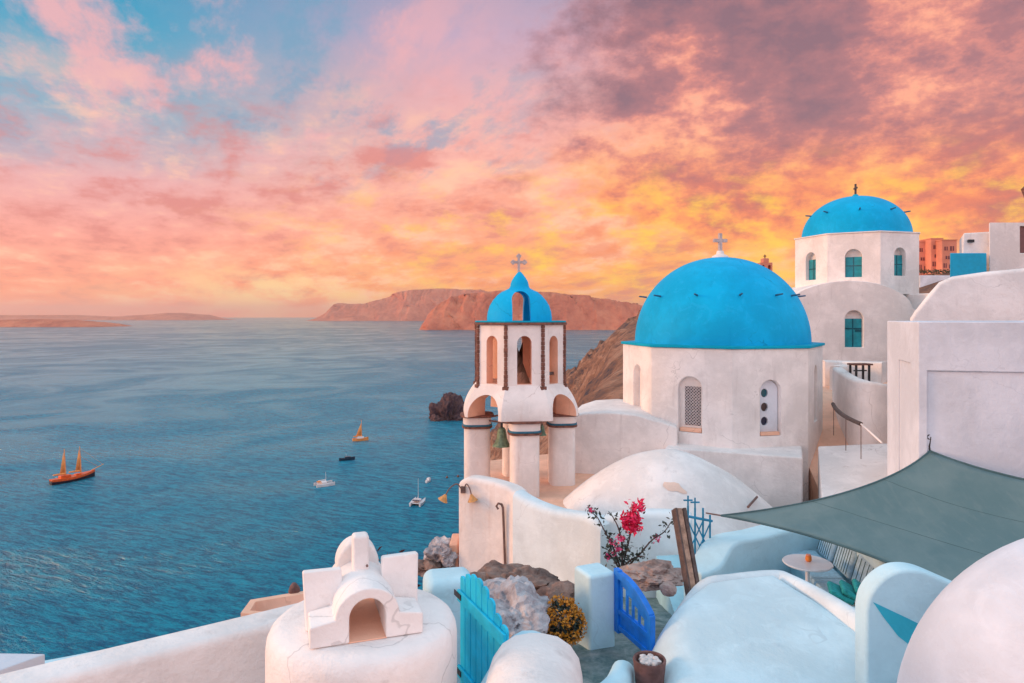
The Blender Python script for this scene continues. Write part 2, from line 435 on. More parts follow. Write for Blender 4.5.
def wallpath(bm, pts, zb, th, rnd=.08, n=6, smooth=True):
    """a plastered parapet: pts = (x, y, top z) along the middle, soft rounded coping"""
    pts = spline(pts, n) if smooth else [Vector(p) for p in pts]
    rings = []; h = th / 2; r = min(rnd, h)
    for i, p in enumerate(pts):
        d = pts[min(i + 1, len(pts) - 1)] - pts[max(i - 1, 0)]; d.z = 0; d.normalize()
        s = Vector((d.y, -d.x, 0))
        if not smooth and 0 < i < len(pts) - 1:
            d0 = (pts[i] - pts[i - 1]); d0.z = 0; d0.normalize(); d1 = (pts[i + 1] - pts[i]); d1.z = 0; d1.normalize()
            m = (d0 + d1).normalized(); s = Vector((m.y, -m.x, 0)) / max(.5, m.dot(d0))
        sec = [(-h, zb)]
        for k in range(5):
            a = pi - k * pi / 8; sec.append((-h + r + r * cos(a), p.z - r + r * sin(a)))
        for k in range(5):
            a = pi / 2 - k * pi / 8; sec.append((h - r + r * cos(a), p.z - r + r * sin(a)))
        sec.append((h, zb))
        rings.append([bm.verts.new((p.x + s.x * u, p.y + s.y * u, z)) for u, z in sec])
    m = len(rings[0])
    for A, B in zip(rings, rings[1:]):
        for k in range(m): bm.faces.new((A[k], A[(k + 1) % m], B[(k + 1) % m], B[k]))
    bm.faces.new(rings[0]); bm.faces.new(rings[-1][::-1])
    return bm

def cut(bm, cutters):
    """bm minus every cutter, exact boolean"""
    def tmp(b):
        bmesh.ops.recalc_face_normals(b, faces=b.faces)
        bmesh.ops.triangulate(b, faces=b.faces[:])
        me = bpy.data.meshes.new('tmp'); b.to_mesh(me); b.free()
        o = bpy.data.objects.new('tmp', me); COL.objects.link(o); return o
    A = tmp(bm); T = [tmp(c) for c in cutters]
    for x in T:
        m = A.modifiers.new('b', 'BOOLEAN'); m.object = x; m.operation = 'DIFFERENCE'; m.solver = 'EXACT'
    C.view_layer.update()
    ev = A.evaluated_get(C.evaluated_depsgraph_get()); me = ev.to_mesh()
    out = bmesh.new(); out.from_mesh(me); ev.to_mesh_clear()
    bmesh.ops.dissolve_limit(out, angle_limit=rad(.4), verts=out.verts[:], edges=out.edges[:])
    for x in [A] + T:
        d = x.data; bpy.data.objects.remove(x); bpy.data.meshes.remove(d)
    return out

def octa(cx, cy, R, th): return [(cx + R * sin(rad(th + 45 * k)), cy - R * cos(rad(th + 45 * k))) for k in range(8)]
def oframe(cx, cy, R, th, k, z=0):
    a = rad(th + 22.5 + 45 * k); ap = R * cos(rad(22.5))
    return frame((cx + ap * sin(a), cy - ap * cos(a), z), a)

def rockmesh(c, s, seed, rough=.35, sub=4, flat=True):
    bm = BM(); bmesh.ops.create_icosphere(bm, subdivisions=sub, radius=1)
    for v in bm.verts:
        d = v.co.normalized(); q = d * 1.3 + Vector((seed * 7.1, seed * 3.3, seed))
        k = 1 + rough * (mn.noise(q) + .5 * mn.noise(q * 2.3) + .3 * mn.noise(q * 5) + .16 * mn.noise(q * 11))
        cell = mn.cell_vector(q * 1.6)
        v.co = d * k
        v.co += cell * .05 * rough
        if v.co.z < -.45: v.co.z = -.45
        v.co = Vector((v.co.x * s[0], v.co.y * s[1], v.co.z * s[2])) + Vector(c)
    return bm

def rock(name, label, cat, c, s, seed, mat, rough=.4, sub=4):
    return meta(obj(name, rockmesh(c, s, seed, rough, sub), mat, None, c, ang=28), label, cat)

def leaves(bm, pts, size, jit=.3):
    for p in pts:
        p = Vector(p); s = size * random.uniform(1 - jit, 1 + jit)
        n = Vector((random.gauss(0, 1), random.gauss(0, 1), random.gauss(0, 1))).normalized()
        u = n.orthogonal().normalized(); w = n.cross(u); a = random.random() * 6.28
        u, w = u * cos(a) + w * sin(a), w * cos(a) - u * sin(a)
        q = [p - u * s, p + w * s * .45 + n * s * .12, p + u * s, p - w * s * .45 + n * s * .12]
        bm.faces.new([bm.verts.new(x) for x in q])
    return bm

# ================================================================== SETTING
def build_sea():
    bm = BM()
    ys = [-3000, -300, 0, 100, 200, 400, 800, 1600, 3200, 6400, 12800, 25600, 45000]
    rows = []
    for y in ys:
        w = 4000 + max(y, 0) * 1.6
        rows.append([bm.verts.new((w * k / 6, y, SEA)) for k in range(-6, 7)])
    for A, B in zip(rows, rows[1:]):
        for k in range(12): bm.faces.new((A[k], A[k + 1], B[k + 1], B[k]))
    meta(obj('sea', bm, SEAM), kind='structure')
build_sea()

def lerp_table(y, tab):
    if y <= tab[0][0]: return tab[0][1:]
    for a, b in zip(tab, tab[1:]):
        if y <= b[0]:
            t = (y - a[0]) / (b[0] - a[0]); t = t * t * (3 - 2 * t)
            return tuple(p + (q - p) * t for p, q in zip(a[1:], b[1:]))
    return tab[-1][1:]

# y : shore x, slope, height of the top
TAB = [(-40, -44, 2.2, -5.5), (0, -44, 2.2, -5.5), (9, -44, 2.2, -5.6), (15, -44, 2.2, -6.6), (22, -43, 2.2, -8.0), (60, -30, 2.5, -9), (150, -13, 2.5, -9),
       (270, -2, 2.2, -8), (350, -8, 1.25, -2), (430, -20, .86, 2), (510, -25, .80, 6), (580, 20, .8, 2), (700, 110, .9, -10), (900, 300, 1, -20)]
def ground_z(x, y, rough=True):
    xw, s, top = lerp_table(y, TAB)
    capz = top + max(0, min(x - 12, 45)) * (.33 if y < 140 else .1)
    z = SEA + s * (x - xw)
    if rough:
        k = max(0, min(1, (y - 10) / 80))
        q = Vector((x * .045, y * .045, 3))
        nz = mn.fractal(q, .9, 2.1, 6) * 7 + (mn.ridged_multi_fractal(q * .5, .9, 2.2, 5, 1, 2) - 1) * 5
        z += nz * k
        capz += mn.fractal(q * 1.3, .9, 2.1, 5) * 4.2 * k * min(1, max(0, (y - 200) / 150) + .15)
    d = capz - z
    w = 4.0 + min(y, 300) * .03
    z = capz - (math.log1p(math.exp(min(40, d / w * 2))) * w / 2 if y > 25 else max(0, d))
    return max(z, SEA - 8)
def build_ground():
    bm = BM(); rows = []
    ys = []; y = -40.0
    while y < 900:
        ys.append(y); y += 1.2 if y < 40 else (3 if y < 300 else (2.1 if y < 540 else 12))
    for y in ys:
        w0 = -70 - max(0, y) * .25; w1 = 90 + max(0, y) * 1.3
        N = 60 if y < 300 else 110
        rows.append([bm.verts.new((w0 + (w1 - w0) * (k / 130) ** 1.25, y, 0)) for k in range(131)])
    for r in rows:
        for v in r: v.co.z = ground_z(v.co.x, v.co.y)
    for A, B in zip(rows, rows[1:]):
        for k in range(130): bm.faces.new((A[k], A[k + 1], B[k + 1], B[k]))
    meta(obj('hillside_terrain', bm, CLIFF, ang=180), kind='structure')
    # the rocky point north of the town, in finer detail
    bm = BM(); rows = []
    for j in range(121):
        y = 372 + j * 1.5; row = []
        for i in range(230):
            x = -60 + i * 1.25
            z = ground_z(x, y)
            q = Vector((x * .11, y * .11, z * .05))
            e = max(0, min(1, (z + 100) / 8)) * min(1, j / 12, (120 - j) / 12)
            z += e * (1.5 + 3.4 * (mn.ridged_multi_fractal(q, .8, 2.1, 6, 1, 2) - .9) + 2.2 * mn.fractal(q * 2.6, .7, 2.2, 5)) - (1 - e) * 3
            row.append(bm.verts.new((x + 1.6 * mn.noise(q * 1.9), y, z)))
        rows.append(row)
    for A, B in zip(rows, rows[1:]):
        for k in range(229): bm.faces.new((A[k], A[k + 1], B[k + 1], B[k]))
    meta(obj('hills', bm, CLIFF, ang=180), kind='structure')
build_ground()

def headland(name, sil, Y, depth, seed, rug=.06, base_px=None):
    """a distant shore: silhouette heights, then a real width behind it with a steep front"""
    bm = BM(); NX, NV = 280, 44
    xs = [p[0] for p in sil]
    def top(px):
        for a, b in zip(sil, sil[1:]):
            if px <= b[0]:
                t = (px - a[0]) / (b[0] - a[0]); return a[1] + (b[1] - a[1]) * t
        return sil[-1][1]
    rows = []
    for j in range(NV + 1):
        v = j / NV; row = []
        for i in range(NX + 1):
            px = xs[0] + (xs[-1] - xs[0]) * i / NX
            hgt = max(0, (HZ - top(px)) / F * Y - SEA)
            x = (px - 512) / F * Y
            prof = 1 - abs(2 * v - 1) ** 1.7
            q = Vector((x / Y * 22 + seed, v * 5.0, seed))
            nz = mn.fractal(q, .8, 2.2, 6)
            rr = mn.ridged_multi_fractal(Vector((x / Y * 60 + seed, v * 3, seed * 2)), .85, 2.2, 6, 1, 2) - 1.0
            z = SEA - 4 + (hgt + 4) * min(1.0, prof * 1.25 * (1 + .25 * nz + .20 * rr)) * (1 + rug * nz * .5)
            row.append(bm.verts.new((x + nz * hgt * .25, Y + depth * (v - .5) + nz * depth * .06, z)))
        rows.append(row)
    for A, B in zip(rows, rows[1:]):
        for k in range(NX): bm.faces.new((A[k], A[k + 1], B[k + 1], B[k]))
    meta(obj(name, bm, FARH, ang=180), kind='structure')
headland('hills', [(425, 330), (427, 322), (432, 313), (440, 304), (455, 297), (480, 293), (510, 291), (545, 293), (580, 297), (610, 301), (645, 306), (700, 312), (760, 322)], 5300, 900, 1.3)
headland('hills', [(322, 320), (328, 317), (334, 311), (343, 303.5), (354, 304.5), (372, 304), (392, 298), (402, 293), (415, 291), (440, 289.5), (480, 291), (520, 298), (560, 310)], 15500, 3000, 4.1)
headland('hills', [(-90, 319), (0, 320), (30, 319), (60, 320), (90, 321.5), (112, 324.5), (120, 327.5)], 6500, 700, 7.7)
headland('hills', [(-120, 313), (0, 315.2), (60, 315), (100, 316.6), (130, 316.2), (155, 314.8), (178, 313), (192, 314.2), (202, 315.2), (212, 317.6), (224, 321)], 17500, 2500, 9.2)

def build_haze():
    m = bpy.data.materials.new('evening_haze'); m.use_nodes = True
    t = NT(m.node_tree); t.n.clear()
    o = t.n.new('ShaderNodeOutputMaterial'); v = t.n.new('ShaderNodeVolumePrincipled')
    v.inputs['Color'].default_value = (.99, .76, .68, 1); v.inputs['Density'].default_value = 2.5e-5
    v.inputs['Anisotropy'].default_value = 0.55
    t.l.new(v.outputs[0], o.inputs['Volume'])
    bm = BM(); box(bm, -70000, 70000, -3500, 46000, SEA - 9.5, 640)
    meta(obj('haze', bm, m), kind='stuff')
SC.cycles.volume_bounces = 2
HAZE = True
if HAZE: build_haze()

# ================================================================== BELL TOWER
def cross_bm(c, h, w, t, a=0, trefoil=False):
    bm = BM(); M = frame(c, a)
    box(bm, -t, t, -t, t, 0, h, M)
    zc = h * .62
    box(bm, -w / 2, -t * 1.001, -t * .98, t * .98, zc - t, zc + t, M); box(bm, t * 1.001, w / 2, -t * .98, t * .98, zc - t, zc + t, M)
    if trefoil:
        for u, z in ((-w / 2, zc), (w / 2, zc), (0, h)):
            for du, dz in ((0, .9), (.9, 0), (-.9, 0), (0, -.9)):
                pts = [(u + t * (du + 1.15 * cos(k * pi / 5)), z + t * (dz + 1.15 * sin(k * pi / 5))) for k in range(10)]
                extrude(bm, pts, -t * (.9 + .03 * du + .02 * dz), t * (.9 + .03 * du + .02 * dz), M)
    return bm

BTX, BTY = .20, 18.0
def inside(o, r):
    # warm glow inside the tower, put into the colour of its inner faces
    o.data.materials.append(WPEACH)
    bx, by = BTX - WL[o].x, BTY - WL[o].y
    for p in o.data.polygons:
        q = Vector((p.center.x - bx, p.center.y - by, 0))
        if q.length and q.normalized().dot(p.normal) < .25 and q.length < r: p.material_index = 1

def bell_tower():
    c = (BTX, BTY); R, th = 1.2, 28.0
    root = thing('bell_tower', 'white open bell tower on four columns with a pierced blue dome', 'bell tower', (BTX, BTY, -6.2))
    # upper octagonal storey, hollow, a round-headed light in each face
    bm = BM(); prism(bm, octa(*c, R, th), -1.80, -.22)
    cs = [prism(BM(), octa(*c, R - .26, th), -1.70, -.10)]
    for k in range(4):
        M = oframe(*c, R, th, k)
        cs.append(extrude(BM(), arch(.36, -1.715 + .006 * k, -.50 + .002 * k), -.2, 2.7, M))
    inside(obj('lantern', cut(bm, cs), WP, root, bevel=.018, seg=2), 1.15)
    # flaring shoulders down to the columns with four big arches
    prof = []
    for i in range(9):
        s = i / 8
        prof.append((1.2 + (1.58 - 1.2) * (1 - (1 - s) ** 1.9), -1.73 - .80 * s))
    b = lathe(BM(), [(.0, -1.73)] + prof + [(1.58, -2.56), (0, -2.56)], c and (BTX, BTY), 8, rad(th))
    bmesh.ops.subdivide_edges(b, edges=b.edges, cuts=0)
    cs = [prism(BM(), [(BTX + r * sin(rad(th + 45 * k)), BTY - r * cos(rad(th + 45 * k))) for k in range(8) for r in (1.0,)], -3.5, -1.82)]
    a0 = rad(5.5)
    for k in range(2):
        M = frame((BTX, BTY, 0), a0 + rad(45) + k * pi / 2)
        cs.append(extrude(BM(), arch(1.0, -3.6, -1.97 + .003 * k, 20), -2.6, 2.6, M))
    for q in cs: b = cut(b, [q])
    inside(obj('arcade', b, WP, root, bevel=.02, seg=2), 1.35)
    bm = BM(); prism(bm, octa(*c, R - .30, th), -1.76, -1.695); obj('lantern_floor', bm, WPEACH, root)
    for k in range(4):
        a = a0 + k * pi / 2
        x = BTX + 1.12 * sin(a); y = BTY - 1.12 * cos(a)
        M = frame((x, y, 0), a)
        col = BM(); pts = [(.36 * cos(t), .33 * sin(t)) for t in [rad(q) for q in range(0, 360, 15)]]
        pts = [(abs(cos(t)) ** .55 * math.copysign(.36, cos(t)), abs(sin(t)) ** .55 * math.copysign(.34, sin(t))) for t in [rad(q + 4) for q in range(0, 360, 12)]]
        prism(col, pts, -6.2, -2.80, M); prism(col, [(u * 1.07, v * 1.07) for u, v in pts], -2.799, -2.575, M)
        o = obj('column', col, WP, root, ang=50)
        for nm, z, hh, ov, mt in (('capital_band', -2.845, .05, .045, BAND), ('capital_band', -2.90, .05, .055, BRICK), ('capital_ledge', -2.61, .055, .10, BRICK)):
            bb = BM(); prism(bb, [(u * (1 + ov / .35), v * (1 + ov / .35)) for u, v in pts], z, z + hh, M)
            obj(nm, bb, mt, o, bevel=.012, seg=2)
    # red clay trim: ribs on the corners and a broken course under the dome
    for k in range(8):
        a = rad(th + 45 * k); M = frame((BTX + (R + .005) * sin(a), BTY - (R + .005) * cos(a), 0), a)
        bm = BM(); z = -1.74; i = 0
        while z < -.24:
            h = min(.09 + .035 * random.random(), -.228 - z); w = .036 + .010 * random.random()
            box(bm, -w, w, -.035 - .01 * random.random(), .06, z, z + h - .006, M); z += h; i += 1
        obj('corner_rib', bm, BRICK, root, bevel=.008, seg=1)
        bm = BM(); box(bm, -.075, .075, -.07, .06, -1.83, -1.745, M); obj('rib_foot', bm, BRICK, root, bevel=.01, seg=2)
    bm = BM(); prism(bm, octa(*c, R + .075, th), -.225, -.165); obj('cornice', bm, BRICK, root, bevel=.012, seg=2)
    bm = BM(); prism(bm, octa(*c, R + .05, th), -.163, -.125); obj('dome_base', bm, CORN, root, bevel=.012, seg=2)
    # dome pierced right through, with an onion tip
    s = 18 / F
    prof = [(33, 0), (33, 4), (32.3, 9), (30.5, 15), (27.4, 20.5), (23, 25.5), (18, 29), (13, 31.2), (10.4, 32.6), (9.4, 34.5), (9.0, 37), (8.0, 40), (6.2, 43), (4.0, 46), (1.8, 48.6), (0, 50)]
    bm = lathe(BM(), [(r * s, z * s - .13) for r, z in prof], c, 64)
    inner = lathe(BM(), [(max(0, r - 7) * s, z * s - .28) for r, z in prof[:9]] + [(0, 31 * s - .28)], c, 48)
    slot = extrude(BM(), arch(.46, -.9, .64, 16), -2, 2, frame((BTX - .045, BTY, 0), rad(6)))
    slot2 = extrude(BM(), arch(.40, -.901, .639, 16), -2, 2, frame((BTX, BTY, 0), rad(88)))
    obj('dome', cut(bm, [inner, slot, slot2]), DOME, root, ang=40)
    obj('cross', cross_bm((BTX - .02, BTY, 50 * s - .16), .42, .30, .033, rad(4), True), STONEX, root, bevel=.006, seg=1)
    # dark beam across the middle light
    M = oframe(*c, R, th, 0)
    bm = BM(); box(bm, -.17, .17, .12, .2, -1.50, -1.43, M); box(bm, -.17, -.11, .12, .2, -1.70, -1.501, M); obj('beam', bm, WOODD, root)
    # tie bars that carry the bells
    for k in range(4):
        a1 = a0 + k * pi / 2; a2 = a1 + pi / 2
        p = Vector((BTX + 1.12 * sin(a1), BTY - 1.12 * cos(a1), -2.70)); q = Vector((BTX + 1.12 * sin(a2), BTY - 1.12 * cos(a2), -2.70))
        obj('tie_bar', tube(BM(), [p, q], .026, 6), RUST, root)
    return root
bell_tower()
def bell(x, y, zt, s, label):
    root = thing('bell', label, 'bell', (x, y, zt - 5 * s))
    prof = [(0, 0), (.55, -.05), (.85, -.5), (1.0, -1.3), (1.15, -2.4), (1.5, -3.3), (1.95, -3.9), (2.0, -4.05), (1.7, -4.0), (0, -3.2)]
    obj('bell_body', lathe(BM(), [(r * s, zt - .9 * s + z * s) for r, z in prof], (x, y), 24, cap=False), BRONZE, root, ang=50)
    obj('hanger', tube(BM(), [(x, y, zt + .01), (x, y, zt - 1.0 * s)], .25 * s, 6), IRON, root)
    obj('clapper', tube(BM(), [(x, y, zt - 3.6 * s), (x, y, zt - 5.3 * s)], .2 * s, 6, .35 * s), IRON, root)
bell(-.26, 17.35, -2.72, .118, 'large green bronze bell hanging in the left arch of the bell tower')
bell(.76, 17.35, -2.72, .062, 'small green bell hanging beside the front column of the bell tower')

# ================================================================== CHURCHES
def spikes(root, c, r, z, angs, L=.22, t=.03, mat=DOME):
    for a in angs:
        a = rad(a); p = Vector((c[0] + (r - .08) * sin(a), c[1] - (r - .08) * cos(a), z)); d = Vector((sin(a), -cos(a), .12))
        obj('dome_peg', tube(BM(), [p, p + d * (L + .08)], t, 6, t * .8), mat, root)

MX, MY, MR, MT = 6.40, 21.0, 2.95, 34.0
def main_church():
    c = (MX, MY)
    root = thing('domed_church', 'nearest white octagonal church under a large blue dome with a white cross', 'church', (MX, MY, -6))
    bm = BM(); prism(bm, octa(*c, MR, MT), -5.8, -.88)
    cs = []
    # k = 6 looks at the camera, 5 to its left, 7 to its right
    for k, u, w, z0, z1, dp in ((6, -.02, .66, -3.20, -1.66, .20), (7, .0, .62, -3.22, -1.72, .20), (5, .05, .62, -2.85, -1.45, .2), (0, .0, .5, -3.0, -1.4, .2), (4, 0, .6, -3.2, -1.7, .2), (3, 0, .6, -3.2, -1.7, .2)):
        M = oframe(*c, MR, MT, k) @ Matrix.Translation((u, 0, 0))
        cs.append(extrude(BM(), arch(w, z0, z1, 16), -.3, dp, M))
    obj('drum', cut(bm, cs), W, root, bevel=.02, seg=2)
    # lattice light
    M = oframe(*c, MR, MT, 6) @ Matrix.Translation((-.02, 0, 0))
    bm = BM(); box(bm, -.20, .24, .195, .24, -3.02, -1.95, M); win = obj('window', bm, DARK, root)
    bm = BM()
    for k in range(-9, 16):
        for sg in (1, -1):
            pts = []
            # one lath clipped to the rectangle
            x0, x1, z0, z1 = -.20, .24, -3.02, -1.95
            p0 = (x0, z0 + k * .085); p1 = (x1, z0 + k * .085 + (x1 - x0))
            if sg < 0: p0, p1 = (x0, p1[1]), (x1, p0[1])
            def clip(a, b):
                (xa, za), (xb, zb) = a, b
                ts = [0, 1]
                dz = zb - za
                lo, hi = sorted(((z0 - za) / dz, (z1 - za) / dz))
                return max(0, lo), min(1, hi)
            t0, t1 = clip(p0, p1)
            if t1 - t0 < .04: continue
            q0 = Vector((p0[0] + (p1[0] - p0[0]) * t0, .185 - .004 * sg, p0[1] + (p1[1] - p0[1]) * t0))
            q1 = Vector((p0[0] + (p1[0] - p0[0]) * t1, .185 - .004 * sg, p0[1] + (p1[1] - p0[1]) * t1))
            tube(bm, [M @ q0, M @ q1], .0125, 4)
    obj('lattice', bm, LATT, win)
    bm = BM(); box(bm, -.30, .30, .06, .19, -3.19, -3.08, M); obj('sill', bm, WPEACH, root, bevel=.01)
    # three round lights
    M = oframe(*c, MR, MT, 7) @ Matrix.Translation((.0, 0, 0))
    bm = extrude(BM(), arch(.58, -3.2, -1.74, 16), .14, .26, M)
    cs = []
    for z in (-2.08, -2.46, -2.84):
        cs.append(extrude(BM(), [(-.10 + .105 * cos(q * pi / 10), z + .12 * sin(q * pi / 10)) for q in range(20)], .0, .22, M))
    obj('window_panel', cut(bm, cs), WG, root)
    for z, mt in ((-2.08, SHUTD), (-2.46, simple('brown_glass', (.06, .035, .035), .3)), (-2.84, simple('navy_glass', (.004, .012, .05), .3))):
        bm = extrude(BM(), [(-.10 + .101 * cos(q * pi / 10), z + .116 * sin(q * pi / 10)) for q in range(20)], .19, .23, M)
        obj('round_light', bm, mt, root)
    bm = BM(); box(bm, -.28, .28, .02, .15, -3.21, -3.12, M); obj('sill', bm, WPEACH, root, bevel=.01)
    bm = BM(); prism(bm, octa(*c, MR + .065, MT), -.878, -.80); obj('cornice', bm, CORN, root, bevel=.015, seg=2)
    prof = [(2.58, -.82)] + [(2.58 * cos(t) ** .96, -.80 + 2.60 * sin(t)) for t in [rad(90 * i / 26) for i in range(26)]] + [(0, 1.80)]
    obj('dome', lathe(BM(), prof, c, 96, cap=False), DOME, root, ang=60)
    spikes(root, c, 2.30, .58, [-96, -66, -33, -3.5, 25, 44, 78, 110, 150, 200], L=.16, mat=simple('blue_iron_peg', (.012, .10, .20), .6))
    bm = lathe(BM(), [(.26, 1.74), (.24, 1.84), (.12, 1.90), (.10, 2.0), (0, 2.0)], c, 20); obj('cross_foot', bm, W, root)
    obj('cross', cross_bm((MX, MY, 1.96), .58, .44, .05, rad(10)), STONEX, root, bevel=.008)
    # lower square body showing at the right front corner
    M = Matrix.Translation((7.24, 17.0, 0)) @ Matrix.Rotation(rad(-22), 4, 'Z')
    bm = BM(); box(bm, -3.4, 0, 0, 4.6, -6.6, -3.52, M); obj('base_block', bm, W, root, bevel=.05, seg=4)
    # side aisle with a low roof on the left
    bm = BM()
    M = Matrix.Translation((4.3, 18.6, 0)) @ Matrix.Rotation(rad(-14), 4, 'Z')
    pts = [(-2.9, -6.5), (0.2, -6.5), (.2, -3.02), (-.2, -2.90), (-.9, -2.72), (-1.7, -2.68), (-2.4, -2.74), (-2.9, -2.92)]
    extrude(bm, pts, 0, 3.2, M); obj('side_aisle', bm, W, root, bevel=.06, seg=4)
    return root
main_church()

def vault_mound():
    bm = BM(); N = 48; rings = []
    cx, cy, z0, h = 3.62, 16.1, -4.75, 1.60
    for j in range(17):
        r = j / 16; row = []
        for i in range(N):
            a = 2 * pi * i / N
            x = 2.75 * r * sin(a); y = -2.3 * r * cos(a)
            z = z0 + h * (1 - r ** 1.75) + .03 * mn.noise(Vector((x * 1.3, y * 1.3, 0)))
            row.append(bm.verts.new((cx + x, cy + y, z)))
        rings.append(row)
    low = [bm.verts.new((v.co.x, v.co.y, -7)) for v in rings[-1]]
    rings.append(low)
    top = bmesh.ops.pointmerge(bm, verts=rings[0], merge_co=(cx, cy, z0 + h))
    tv = [v for v in bm.verts if abs(v.co.z - (z0 + h)) < 1e-6 and abs(v.co.x - cx) < 1e-6][0]
    for i in range(N): bm.faces.new((tv, rings[1][i], rings[1][(i + 1) % N]))
    for A, B in zip(rings[1:], rings[2:]):
        for i in range(N): bm.faces.new((A[i], B[i], B[(i + 1) % N], A[(i + 1) % N]))
    root = meta(obj('vaulted_roof', bm, W, None, (cx, cy, -7), ang=50), 'low white rounded vault roof in front of the octagonal church', 'vault')
    bm = BM(); rg = []
    for j in range(5):
        row = []
        for i in range(18):
            a = 2 * pi * i / 18; k = (.72 + .4 * mn.noise(Vector((cos(a) * 1.3, sin(a) * 1.3, 4)))) * max(.02, j / 4)
            u = -.12 + .30 * k * cos(a); v = -1.28 + .15 * k * sin(a) - .3 * (u + .12)
            r = math.hypot(u / 2.75, v / 2.3)
            row.append(bm.verts.new((cx + u, cy + v, z0 + h * (1 - r ** 1.75) + .03 * mn.noise(Vector((u * 1.3, v * 1.3, 0))) + .012)))
        rg.append(row)
    bm.faces.new(rg[0])
    for A, B in zip(rg, rg[1:]):
        for i in range(18): bm.faces.new((A[i], A[(i + 1) % 18], B[(i + 1) % 18], B[i]))
    obj('bare_patch', bm, plaster('repair_plaster', (.86, .62, .51), amount=.3), root)
    # a brown rain spout
    p = P(757, 497, 15.2); q = P(748, 507, 14.5)
    meta(obj('rain_spout', tube(BM(), [p, q], .028, 6), RUST, None, q), 'short rusty rain spout between vault roof and white church base', 'pipe')
vault_mound()

# terrace between tower and church, bounced orange light put into its colour
bm = BM(); prism(bm, [(-1.0, 15.1), (1.5, 14.9), (4.5, 16.5), (4.8, 19.2), (1.4, 22), (-1.4, 20.5)], -7.2, -4.42)
meta(obj('church_terrace', bm, WPEACH, None, (1, 18, -7.2)), kind='structure')

BX, BY, BR, BT = 17.1, 34.0, 2.9, 39.0
def back_church():
    c = (BX, BY)
    root = thing('domed_church', 'farther white church with teal shutters under a smaller blue dome higher up', 'church', (BX, BY, -6))
    bm = BM(); prism(bm, octa(*c, BR, BT), 1.0, 3.84)
    cs = []
    wins = ((6, 0, .70, 1.80, 3.10), (7, .0, .66, 1.85, 3.15), (5, .0, .70, 1.75, 3.10))
    for k, u, w, z0, z1 in wins:
        M = oframe(*c, BR, BT, k) @ Matrix.Translation((u, 0, 0))
        cs.append(extrude(BM(), arch(w, z0, z1, 14), -.3, .3, M))
    obj('drum', cut(bm, cs), W, root, bevel=.02, seg=2)
    for k, u, w, z0, z1 in wins:
        M = oframe(*c, BR, BT, k) @ Matrix.Translation((u, 0, 0))
        bm = BM(); box(bm, -w / 2 + .01, w / 2 - .01, .2, .29, z0 + .01, z1 - w / 2, M); s = obj('window', bm, SHUT, root)
        bm = BM(); box(bm, -.015, .015, .18, .2, z0 + .02, z1 - w / 2, M); box(bm, -w / 2 + .02, w / 2 - .02, .182, .2, z0 + .52, z0 + .56, M); obj('frame', bm, SHUTD, s)
    bm = BM(); prism(bm, octa(*c, BR + .05, BT), 3.842, 3.89); obj('cornice', bm, W, root)
    prof = [(2.48, 3.88)] + [(2.48 * cos(t) ** .95, 3.89 + 2.05 * sin(t)) for t in [rad(90 * i / 22) for i in range(22)]] + [(0, 5.94)]
    obj('dome', lathe(BM(), prof, c, 80, cap=False), DOME, root, ang=60)
    spikes(root, c, 2.12, 5.0, [-98, -62, -22, 18, 60, 100, 150, 200], L=.25, t=.04, mat=simple('blue_iron_peg', (.012, .10, .20), .6))
    bm = lathe(BM(), [(.2, 5.9), (.1, 6.05), (0, 6.05)], c, 16); obj('cross_foot', bm, CORN, root)
    obj('cross', cross_bm((BX, BY, 6.02), .55, .38, .04, rad(82)), WOODD, root)
    # lower nave with a barrel gable facing the camera and an arched teal window
    M = frame((BX - 1.60, BY - 3.1, 0), rad(-7))
    pts = [(-3.0, -8), (2.9, -8), (2.9, .2)] + [(-.25 + 2.75 * cos(t), .25 + 1.35 * sin(t)) for t in [rad(q) for q in range(4, 180, 8)]] + [(-3.0, .2)]
    bm = extrude(BM(), pts, 0, 5.8, M)
    W2 = extrude(BM(), arch(.78, -1.42, .25, 14), -.3, .26, M @ Matrix.Translation((-.02, 0, 0)))
    obj('nave', cut(bm, [W2]), W, root, bevel=.03, seg=2)
    MM = M @ Matrix.Translation((-.02, 0, 0))
    bm = BM(); box(bm, -.38, .38, .18, .25, -1.41, -.12, MM); s = obj('window', bm, SHUT, root)
    bm = BM(); box(bm, -.02, .02, .155, .18, -1.4, -.12, MM); box(bm, -.37, .37, .157, .18, -.60, -.54, MM); box(bm, .1, .36, .15, .182, -.72, -.62, MM); obj('frame', bm, SHUTD, s)
    M = frame((BX + 2.1, BY - 3.35, 0), rad(14))
    bm = BM(); box(bm, -.6, 3.0, 0, 4, -8, 1.02, M); obj('side_aisle', bm, W, root, bevel=.06, seg=3)
back_church()

